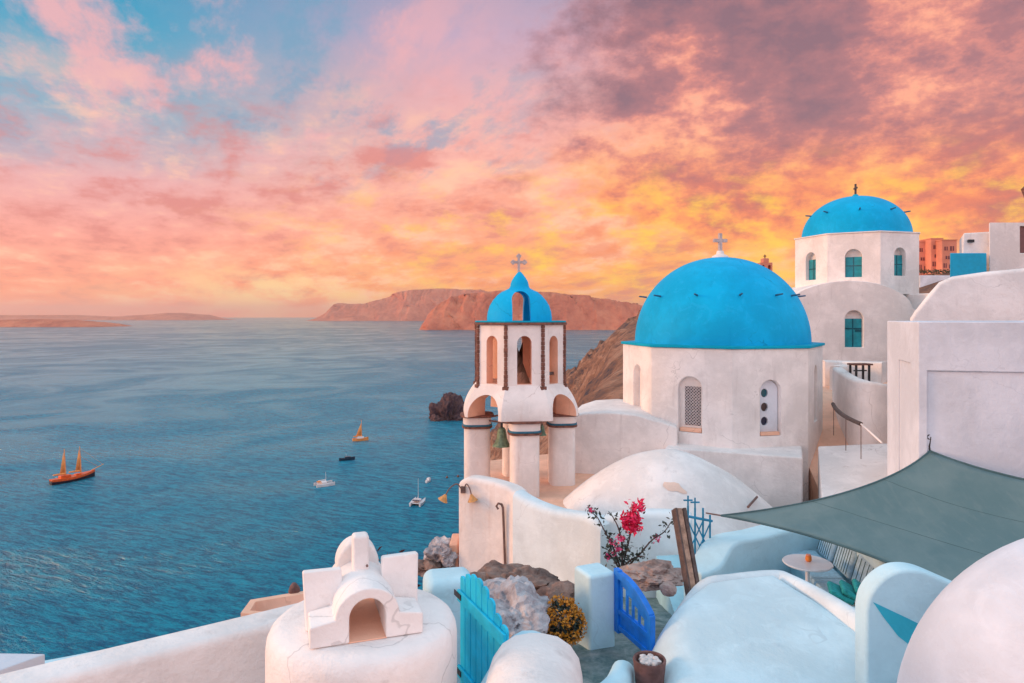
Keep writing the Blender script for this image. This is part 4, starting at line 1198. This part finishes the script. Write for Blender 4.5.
    pts = [(0, 0), (L, 0)] + [(L * (1 - i / 14), topz(L * (1 - i / 14)) - .03) for i in range(15)]
    slots = [.20, .38, .56, .74]
    cs = [extrude(BM(), [(L * s - .046, .27), (L * s + .046, .27), (L * s + .046, .53 - .055 * k), (L * s - .046, .54 - .055 * k)], -.2, .2, M) for k, s in enumerate(slots)]
    obj('panel', cut(extrude(bm, pts, -.009, .009, M), cs), GATEB, root, bevel=.003, seg=1)
    bm = BM(); box(bm, -.05, .055, -.034, .034, -.03, .70, M); obj('stile', bm, GATEB, root, bevel=.01)
    bm = BM(); box(bm, L - .05, L + .02, -.032, .032, -.03, topz(L) + .0, M); obj('stile', bm, GATEB, root, bevel=.01)
    bm = BM(); ring = []
    for i in range(15):
        u = L * i / 14; ring.append([bm.verts.new(M @ Vector((u, v, topz(u) + h))) for v, h in ((-.036, -.07), (.036, -.07), (.036, .015), (-.036, .015))])
    for a, b in zip(ring, ring[1:]):
        for k in range(4): bm.faces.new((a[k], a[(k + 1) % 4], b[(k + 1) % 4], b[k]))
    bm.faces.new(ring[0]); bm.faces.new(ring[-1]); obj('top_rail', bm, GATEB, root, bevel=.008, seg=1)
    for z in (.02, .20):
        bm = BM(); box(bm, .056, L - .051, -.030, .030, z, z + .06, M); obj('rail', bm, GATEB, root, bevel=.006, seg=1)
    # turquoise gate
    A = Vector((-.44, 5.90, -3.35)); d = Vector((.395, -.82, 0)); L = .95; d.normalize()
    root = thing('garden_gate', 'open turquoise picket gate beside the round white chimney base', 'gate', A)
    M = Matrix(((d.x, -d.y, 0, A.x), (d.y, d.x, 0, A.y), (0, 0, 1, A.z), (0, 0, 0, 1)))
    n = 8
    for k in range(n):
        u0 = L * k / n + .006; u1 = L * (k + 1) / n - .006
        um = (u0 + u1) / 2; h = 1.06 + .16 * sin(pi * min(1, um / L * 1.15)) - .05 * um / L
        pts = [(u0, 0), (u1, 0), (u1, h)] + [(um + (u1 - um) * cos(t), h + .03 * sin(t)) for t in (pi / 4, pi / 2, 3 * pi / 4)] + [(u0, h)]
        obj('picket', extrude(BM(), pts, -.011, .011, M), GATET, root, bevel=.004, seg=1)
    for z in (.25, .90):
        bm = BM(); box(bm, 0, L, -.038, -.012, z, z + .10, M); obj('rail', bm, GATET, root, bevel=.006, seg=1)
    for z in (.30, .95):
        bm = BM(); box(bm, -.05, .10, -.046, -.039, z - .015, z + .03, M); obj('hinge', bm, IRON, root)
    bm = BM(); box(bm, -.24, .20, -.2, .2, -4.6, -2.33, Matrix.Translation((-.56, 6.2, 0)) @ Matrix.Rotation(rad(12), 4, 'Z'))
    meta(obj('gate_post', bm, WB, None, (-.56, 6.2, -4.4), bevel=.09, seg=5), 'rounded white post the turquoise gate hangs on', 'gate post')
    # white wall end with a rounded peak, close by
    bm = BM(); wallpath(bm, [(.06, 2.6, -1.86), (.09, 3.4, -1.93), (.12, 3.9, -1.95), (.155, 4.35, -2.02), (.16, 4.5, -2.16)], -4.6, .58, .25, 8)
    meta(obj('garden_wall', bm, W, None, (.1, 4, -4.4), bevel=.10, seg=5, ang=70), 'thick white wall end with a rounded peak between the two gates', 'wall')
    bm = BM(); wallpath(bm, [(-.10, 4.6, -2.50), (.02, 4.95, -2.45), (.14, 5.3, -2.45), (.22, 5.5, -2.55)], -4.6, .40, .19, 8)
    meta(obj('garden_wall', bm, WB, None, (0, 5, -4.4), bevel=.08, seg=5, ang=70), 'lower pale blue rounded wall just behind the white peak', 'wall')
    bm = BM(); wallpath(bm, [(.50, 5.5, -3.22), (.70, 5.9, -3.27), (.95, 6.3, -3.32), (1.10, 6.75, -3.40)], -4.6, .22, .1, 6)
    meta(obj('path_kerb', bm, WB, None, (.9, 5.8, -4.4)), kind='structure')
    # lower house front and rock seen under the parapet by the sea
    rock('boulder', 'pale outcrop on the cliff edge left of the parapet', 'boulder', P(442, 556, 15.5), (.36, .4, .34), 9.9, ROCKW, .5, 5)
    rock('boulder', 'dark red brown rock at the foot of the pale outcrop', 'boulder', P(430, 568, 15.3), (.34, .4, .18), 10.4, ROCKB, .5)
    bm = BM(); q = P(455, 575, 15.6); box(bm, -.11, .09, -.3, .5, -6, P(0, 540, 15.6).z, Matrix.Translation((q.x, q.y, 0)))  # orange light on this stub is put into its colour
    meta(obj('wall_stub', bm, WPEACH, None, (q.x, q.y, -6), bevel=.04), 'orange stub of old wall between the outcrop and the parapet', 'wall')
garden()

# ================================================================== CHIMNEY AND LEFT PARAPET
def chimney():
    cx, cy, z = -.965, 4.45, -1.95
    b = BM(); lathe(b, [(.605, -5), (.605, z - .13), (.598, z - .08), (.58, z - .042), (.55, z - .016), (.51, z - .003), (.46, z), (0, z + .004)], (cx, cy), 72)
    meta(obj('round_plinth', b, W, None, (cx, cy, -5), ang=60), 'wide round white plinth carrying the arched chimney', 'plinth')
    root = thing('chimney', 'white arched chimney with two wings and a square post on a round plinth', 'chimney', (cx, cy, z))
    M = Matrix.Translation((cx - .005, cy - .05, z + .004)) @ Matrix.Rotation(rad(19), 4, 'Z')
    # arched tunnel with two feet
    out = [(.335, 0), (.335, .125), (.19, .15)] + [(.19 * cos(t), .15 + .165 * sin(t)) for t in [rad(q) for q in range(8, 180, 8)]] + [(-.19, .15), (-.335, .125), (-.335, 0), (-.108, 0), (-.108, .14)] + [(-.108 * cos(t), .14 + .112 * sin(t)) for t in [rad(q) for q in range(10, 180, 10)]] + [(.108, .14), (.108, 0)]
    bm = BM(); extrude(bm, out, -.33, -.09, M); obj('arch', bm, W, root, bevel=.014, seg=3)
    out2 = [(.20, 0), (.20, .15)] + [(.185 * cos(t), .15 + .16 * sin(t)) for t in [rad(q) for q in range(8, 180, 8)]] + [(-.20, .15), (-.20, 0), (-.116, 0), (-.116, .14)] + [(-.116 * cos(t), .14 + .116 * sin(t)) for t in [rad(q) for q in range(10, 180, 10)]] + [(.116, .14), (.116, 0)]
    bm = BM(); extrude(bm, out2, -.088, .34, M); obj('flue', bm, W, root, bevel=.01, seg=2)
    for sg, lean, h in ((-1, 10, .35), (1, 10, .39)):
        bm = BM(); Q = M @ Matrix.Translation((sg * .228, -.06, 0)) @ Matrix.Rotation(rad(-lean), 4, 'X') @ Matrix.Rotation(rad(3 * sg), 4, 'Y')
        pts = [(-.118, .0), (.118, .0), (.118, h + .008 * sg), (-.118, h - .008 * sg)]
        extrude(bm, pts, -.035, .045, Q); obj('wing', bm, W, root, bevel=.014, seg=3)
    bm = BM(); box(bm, -.114, .114, -.325, .33, .0, .006, M); obj('flue_glow', bm, WPEACH, root)  # thin added slab, its peach stands in for warm light in the flue
    hood = [(.14 * cos(t), .27 + .165 * sin(t)) for t in [rad(q) for q in range(0, 181, 9)]]
    bm = BM(); extrude(bm, hood + [(-.14, .245), (.14, .245)], .19, .36, M); obj('hood', bm, W, root, bevel=.022, seg=4)
    bm = BM(); box(bm, -.052, .052, .01, .12, .24, .525, M); obj('post', bm, W, root, bevel=.022, seg=4)
    bm = BM(); tube(bm, [M @ Vector((.035, .0, .335)), M @ Vector((.035, -.012, .335))], .008, 8); obj('drain_hole', bm, RUST, root)
    # dark dry plant seen through the arch
    o = Vector((cx - .02, cy + .80, z - .16)); bm = BM()
    leaves(bm, [o + Vector((random.gauss(0, .09), random.gauss(0, .05), abs(random.gauss(0, .10)))) for _ in range(200)], .035)
    for k in range(7): tube(bm, [o + Vector((random.gauss(0, .04), 0, -.5)), o + Vector((random.gauss(0, .08), 0, .12))], .006, 5)
    meta(obj('dry_plant', bm, SOOT, None, o - Vector((0, 0, .5))), 'dark red plant glimpsed through the chimney arch', 'plant')
    # long parapet on the left
    bm = BM(); wallpath(bm, [(-5.2, 2.85, -2.31), (-3.25, 4.28, -2.30), (-2.1, 5.08, -2.30), (-1.2, 5.72, -2.30)], -6, .30, .06, 6)
    meta(obj('parapet_wall', bm, W, None, (-2.8, 4.6, -6), bevel=.03, ang=60), 'long straight white parapet running to the round plinth', 'wall')
    # lower roofs and terrace by the sea
    root = thing('lower_house', 'lower terrace with an orange lit rim beyond the long parapet', 'house', P(275, 620, 8.6))
    bm = BM(); q = [P(241, 606, 8.2), P(251, 600, 8.9), P(310, 590.5, 9.6), P(330, 604, 8.6)]
    z = -3.50
    pl = [(-2.75, 8.35), (-3.42, 8.45), (-3.45, 8.9), (-2.2, 9.3), (-1.6, 8.9), (-1.9, 8.1)]
    outer = [(-3.31, 8.33), (-3.34, 8.72), (-2.7, 9.02), (-2.0, 9.2), (-2.0, 8.1)]
    inner = [(-3.22, 8.40), (-3.25, 8.66), (-2.66, 8.93), (-2.08, 9.07), (-2.08, 8.22)]
    b = prism(BM(), outer, -12, -3.62); cc = prism(BM(), inner, -3.80, -3)
    obj('wall', cut(b, [cc]), WPEACH, root, bevel=.02)  # orange light on the rim is put into the wall colour
    bm = prism(BM(), [(x * .999 + .0, y) for x, y in inner], -3.86, -3.795); obj('floor', bm, WG, root)
    p = P(294, 590, 8.97); bm = rockmesh((p.x, p.y, -3.60), (.07, .07, .09), 3, .2, 3); meta(obj('clay_jar', bm, TERRA, None, (p.x, p.y, -3.62)), 'small red clay jar on the orange terrace rim', 'jar')
    bm = BM(); wallpath(bm, [P(34, 664, 5.85), P(62, 659, 5.95), P(98, 652, 6.1)], -8, .16, .06, 5)
    meta(obj('parapet_wall', bm, WB, None, (-4.5, 6.2, -8), ang=60), 'thin lower parapet just showing beyond the long white one', 'wall')
    root = thing('lower_roof', 'grey lower roof slab with a white lip at the corner by the sea', 'roof', (-4.2, 5.1, -3))
    bm = prism(BM(), [(-5.2, 5.35), (-3.62, 5.3), (-3.82, 5.02), (-4.6, 4.5)], -2.76, -2.62); obj('slab', bm, WG, root, bevel=.01)
    bm = prism(BM(), [(-5.1, 5.28), (-3.72, 5.24), (-3.9, 4.98), (-4.55, 4.55)], -6, -2.762); obj('wall', bm, W, root)
chimney()

# ================================================================== ROOF AND WALLS LOWER RIGHT
def right_front():
    root = thing('cave_house_roof', 'broad pale blue sloping house roof in front of the terrace', 'roof', (2.7, 6.8, -5))
    rim = [(1.42, 7.15), (1.62, 7.55), (2.10, 7.98), (3.16, 8.25), (3.48, 7.55), (3.68, 6.95), (3.62, 5.0)]
    # sloping, softly domed surface
    bm = BM(); n = 26; g = []
    L = [(1.30, 4.6), (1.28, 5.6), (1.30, 6.4), (1.40, 7.1), (1.62, 7.5), (2.10, 7.9)]
    Rr = [(3.58, 4.6), (3.60, 5.6), (3.61, 6.3), (3.60, 6.9), (3.40, 7.5), (3.14, 8.12)]
    Ls = spline([(x, y, 0) for x, y in L], 6); Rs = spline([(x, y, 0) for x, y in Rr], 6)
    for p, q in zip(Ls, Rs):
        row = []
        for i in range(n + 1):
            u = i / n; c = p.lerp(q, u)
            z = -3.085 - .11 * (8.1 - c.y) - .022 * (8.1 - c.y) ** 2
            e = max(0, 1 - u / .22); z -= .42 * e ** 2.6; e = max(0, 1 - (1 - u) / .05); z -= .03 * e * e
            z += .012 * mn.noise(Vector((c.x * 2, c.y * 2, 1)))
            row.append(bm.verts.new((c.x, c.y, z)))
        g.append(row)
    for a, b in zip(g, g[1:]):
        for i in range(n): bm.faces.new((a[i], a[i + 1], b[i + 1], b[i]))
    bot = []
    bd = [r[0] for r in g] + g[-1][1:] + [r[-1] for r in g[::-1]][1:] + g[0][-2:0:-1]
    low = [bm.verts.new((v.co.x, v.co.y, -5.2)) for v in bd]
    for i in range(len(bd)): bm.faces.new((bd[i], bd[(i + 1) % len(bd)], low[(i + 1) % len(bd)], low[i]))
    obj('roof', bm, WBL, root, ang=50)
    bm = BM(); wallpath(bm, [(1.90, 7.84, -3.42), (2.25, 8.02, -3.11), (2.62, 8.14, -3.08), (3.16, 8.24, -3.07), (3.30, 8.10, -3.07), (3.46, 7.65, -3.07), (3.60, 7.10, -3.08), (3.68, 6.6, -3.10), (3.70, 5.6, -3.12)], -5.2, .20, .095, 5)
    obj('rim', bm, WPALE, root, ang=60)
    # small white wall with a round shoulder, shade below it put on as a turquoise plate
    root = thing('stair_parapet', 'small white round shouldered wall with a wedge of shade put on in turquoise', 'wall', (4, 5.6, -4.5))
    Y = 6.1
    out = [P(866, 700, Y), P(866, 612, Y), P(869, 598, Y), P(877, 585, Y), P(889, 575, Y), P(903, 570, Y), P(922, 571, Y), P(945, 580, Y), P(990, 600, Y), P(1040, 625, Y), P(1040, 700, Y)]
    mid = spline(out[1:9], 4); pts = [(p.x, p.z) for p in [out[0]] + mid + out[9:]]
    shade_pts = [(p.x, p.z) for p in (P(873, 602, Y), P(905, 617, Y), P(960, 644, Y), P(1000, 664, Y), P(960, 668, Y), P(917, 651, Y), P(898, 636, Y), P(884, 618, Y))]
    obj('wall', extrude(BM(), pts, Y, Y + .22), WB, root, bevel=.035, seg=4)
    bm = extrude(BM(), shade_pts, Y - .004, Y + .02); obj('shade_wedge', bm, TURQ, root)
    # big smooth dome at the corner
    bm = BM(); bmesh.ops.create_uvsphere(bm, u_segments=96, v_segments=48, radius=1)
    c = Vector((3.97, 4.35, -2.80))
    for v in bm.verts:
        v.co = Vector((v.co.x * 1.44, v.co.y * 1.0, v.co.z * 1.44)) + c
    bmesh.ops.bisect_plane(bm, geom=bm.verts[:] + bm.edges[:] + bm.faces[:], plane_co=(0, 0, -4.4), plane_no=(0, 0, 1), clear_inner=True)
    meta(obj('white_dome', bm, WG, None, (c.x, c.y, -3.6), ang=80), 'big smooth white dome cut off by the lower right corner', 'dome')
right_front()

# ================================================================== BOATS, ISLET
rock('rocky_islet', 'dark rocky islet in the sea left of the bell tower', 'islet', Vector((-60, 662, SEA - 1)), (14.5, 13, 19), 12.3, ROCKD, .75, 5)
rock('sea_rock', 'small low rock at the left foot of the islet', 'islet', Vector((-73, 652, SEA - 1)), (5, 5, 6), 14.1, ROCKD, .6, 4)

def hull(L, B, Hh, sheer=.25, n=16, stern=.55, z0=0):
    bm = BM(); rings = []
    for i in range(n + 1):
        t = i / n; x = -L / 2 + L * t
        w = B / 2 * min(1, stern + (1 - stern) * min(1, t / .35)) * (1 - max(0, (t - .45) / .55) ** 2.2)
        w = max(w, .02); top = Hh * (1 + sheer * (2 * t - .7) ** 2)
        rings.append([bm.verts.new(p) for p in ((x, 0, z0 - Hh * .5), (x, w * .72, z0 - Hh * .1), (x, w, z0 + top), (x, w * .9, z0 + top), (x, w * .88, z0 + top * .8), (x, -w * .88, z0 + top * .8), (x, -w * .9, z0 + top), (x, -w, z0 + top), (x, -w * .72, z0 - Hh * .1))])
    m = 9
    for a, b in zip(rings, rings[1:]):
        for k in range(m): bm.faces.new((a[k], a[(k + 1) % m], b[(k + 1) % m], b[k]))
    bm.faces.new(rings[0]); bm.faces.new(rings[-1][::-1])
    return bm

def place(bm, x, y, heading, z=SEA):
    bmesh.ops.transform(bm, matrix=Matrix.Translation((x, y, z)) @ Matrix.Rotation(heading, 4, 'Z'), verts=bm.verts)
    return bm

def boats():
    # schooner
    x, y, hd = -266.5, 415, rad(62)
    root = thing('schooner', 'two masted orange lit schooner under way, leftmost on the sea', 'boat', (x, y, SEA))
    q = lambda b: place(b, x, y, hd)
    obj('hull', q(hull(26, 6.2, 2.4, .35)), HULLD, root)
    b = BM(); rings = []
    for i in range(17):
        t = i / 16; xx = -12.9 + 26 * t; w = 3.2 * min(1, .55 + .45 * min(1, t / .35)) * (1 - max(0, (t - .45) / .55) ** 2.2) + .03
        z = 2.4 * (1 + .35 * (2 * t - .7) ** 2)
        rings.append([b.verts.new(p) for p in ((xx, w, z - .9), (xx, w + .05, z + .45), (xx, -w - .05, z + .45), (xx, -w, z - .9))])
    for a, c in zip(rings, rings[1:]):
        for k in range(3): b.faces.new((a[k], a[k + 1], c[k + 1], c[k]))
    b.faces.new(rings[0]); b.faces.new(rings[-1]); obj('bulwark', q(b), LITWOOD, root)
    obj('deckhouse', q(box(BM(), -8, -2, -1.6, 1.6, 2.4, 4.4)), LITWOOD, root, bevel=.2)
    obj('deckhouse', q(box(BM(), 1, 4, -1.3, 1.3, 2.4, 3.8)), LITWOOD, root, bevel=.2)
    for mx in (-4.5, 4.5):
        m = obj('mast', q(tube(BM(), [(mx, 0, 2), (mx - .8, 0, 20)], .38, 8, .2)), SAILC, root)
        obj('furled_sail', q(tube(BM(), [(mx - .5, 0, 5.2), (mx - 7, 0, 5.6)], .65, 8, .4)), SAILC, m)
        b = BM(); pts = [(mx - .3, 0, 5.6), (mx - 3.2, .25, 5.8), (mx - 1.2, .1, 18.5)]
        vs_ = [b.verts.new(p) for p in pts]; b.faces.new(vs_); obj('sail', q(b), SAILC, m, solid=.05)
        b = BM()
        for s in (-2.6, 2.6): tube(b, [(mx - .6, 0, 18), (mx - .6, s, 2.8)], .05, 4)
        obj('shroud', q(b), LITWOOD, m)
    obj('bowsprit', q(tube(BM(), [(11, 0, 4.2), (18.5, 0, 6.6)], .3, 8, .14)), SAILC, root)
    b = BM(); tube(b, [(18, 0, 6.5), (4.0, 0, 19)], .06, 4); tube(b, [(15, 0, 5.6), (4.2, 0, 14)], .06, 4); obj('forestay', q(b), SAILC, root)
    # sailing boat
    x, y, hd = -121.5, 548, rad(20)
    root = thing('sailing_boat', 'amber lit single masted sailing boat, farthest out of the moored boats', 'boat', (x, y, SEA))
    q = lambda b: place(b, x, y, hd)
    obj('hull', q(hull(12.5, 4, 1.9)), SAILC, root)
    obj('cabin', q(box(BM(), -3, 2.5, -1.2, 1.2, 1.6, 3.2)), HULLW, root, bevel=.3)
    obj('canopy', q(box(BM(), -5.6, -2.6, -1.4, 1.4, 3.3, 3.7)), ORANGEP, root, bevel=.15)
    m = obj('mast', q(tube(BM(), [(1, 0, 1.6), (.6, 0, 16.5)], .26, 8, .14)), SAILC, root)
    b = BM(); b.faces.new([b.verts.new(p) for p in ((.7, 0, 4), (-3.6, .2, 4), (.4, 0, 14))]); obj('sail', q(b), SAILC, m, solid=.05)
    obj('boom', q(tube(BM(), [(.9, 0, 3.9), (-4.2, 0, 3.9)], .3, 6)), SAILC, root)
    # dark motor boat
    x, y, hd = -114.5, 474, rad(24)
    root = thing('motor_boat', 'low dark navy motor boat between the amber sailing boat and a catamaran', 'boat', (x, y, SEA))
    q = lambda b: place(b, x, y, hd)
    obj('hull', q(hull(11, 3.4, 1.5)), HULLN, root)
    obj('cabin', q(box(BM(), -1.5, 2.2, -1.1, 1.1, 1.2, 2.6)), HULLN, root, bevel=.3)
    obj('windscreen', q(box(BM(), 2.25, 2.5, -1.0, 1.0, 1.3, 2.3)), SHUTD, root, bevel=.05)
    obj('aerial', q(tube(BM(), [(-.5, 0, 2.6), (-.7, 0, 4.6)], .06, 5)), HULLW, root)
    # catamarans
    def cat(x, y, hd, L, label, canopy, mh):
        root = thing('catamaran', label, 'boat', (x, y, SEA), 'moored catamarans')
        q = lambda b: place(b, x, y, hd)
        for s in (-1, 1):
            b = hull(L, 1.7, 1.5); bmesh.ops.translate(b, verts=b.verts, vec=(0, s * L * .23, 0)); obj('hull', q(b), HULLW, root)
        obj('deck', q(box(BM(), -L * .38, L * .16, -L * .22, L * .22, 1.0, 1.45)), HULLW, root, bevel=.1)
        c = obj('cabin', q(box(BM(), -L * .2, L * .12, -L * .15, L * .15, 1.452, 2.6)), HULLW, root, bevel=.35)
        obj('window', q(box(BM(), L * .121, L * .135, -L * .12, L * .12, 1.8, 2.3)), SHUTD, c)
        obj('canopy', q(box(BM(), -L * .40, -L * .2, -L * .16, L * .16, 2.5, 2.75)), canopy, root, bevel=.08)
        m = obj('mast', q(tube(BM(), [(L * .08, 0, 2), (L * .06, 0, L * mh)], .13, 6, .08)), HULLW, root)
        obj('boom', q(tube(BM(), [(L * .06, 0, 3.4), (-L * .34, 0, 3.3)], .2, 6)), HULLW, m)
    cat(-110.6, 403, rad(32), 11.0, 'white catamaran with an orange canopy, leftmost of the moored boats', ORANGEP, .72)
    cat(-50.2, 364, rad(82), 11.5, 'white catamaran seen from astern, nearest the shore', HULLN, 1.15)
    # launch
    x, y, hd = -50.5, 412, rad(74)
    root = thing('launch', 'little white launch just beyond the catamaran seen from astern', 'boat', (x, y, SEA))
    q = lambda b: place(b, x, y, hd)
    obj('hull', q(hull(6.5, 2.6, 1.1)), HULLW, root)
    obj('cabin', q(box(BM(), -.6, 1.6, -.85, .85, .95, 2.3)), HULLW, root, bevel=.2)
    obj('windscreen', q(box(BM(), 1.62, 1.75, -.75, .75, 1.3, 2.0)), SHUTD, root)
    for px, py in ((447, 478), (458, 477)):
        yy = 100 * F / (py - HZ); X = (px - 512) / F * yy
        b = lathe(BM(), [(0, SEA - .5), (.55, SEA - .1), (.75, SEA + .4), (.55, SEA + .9), (.15, SEA + 1.2), (.12, SEA + 1.7), (0, SEA + 1.75)], (X, yy), 16)
        meta(obj('mooring_buoy', b, BRICK, None, (X, yy, SEA)), 'small dark mooring buoy floating %s' % ('nearer the white launch' if px < 450 else 'close beside the wall corner'), 'buoy', 'mooring buoys')
boats()
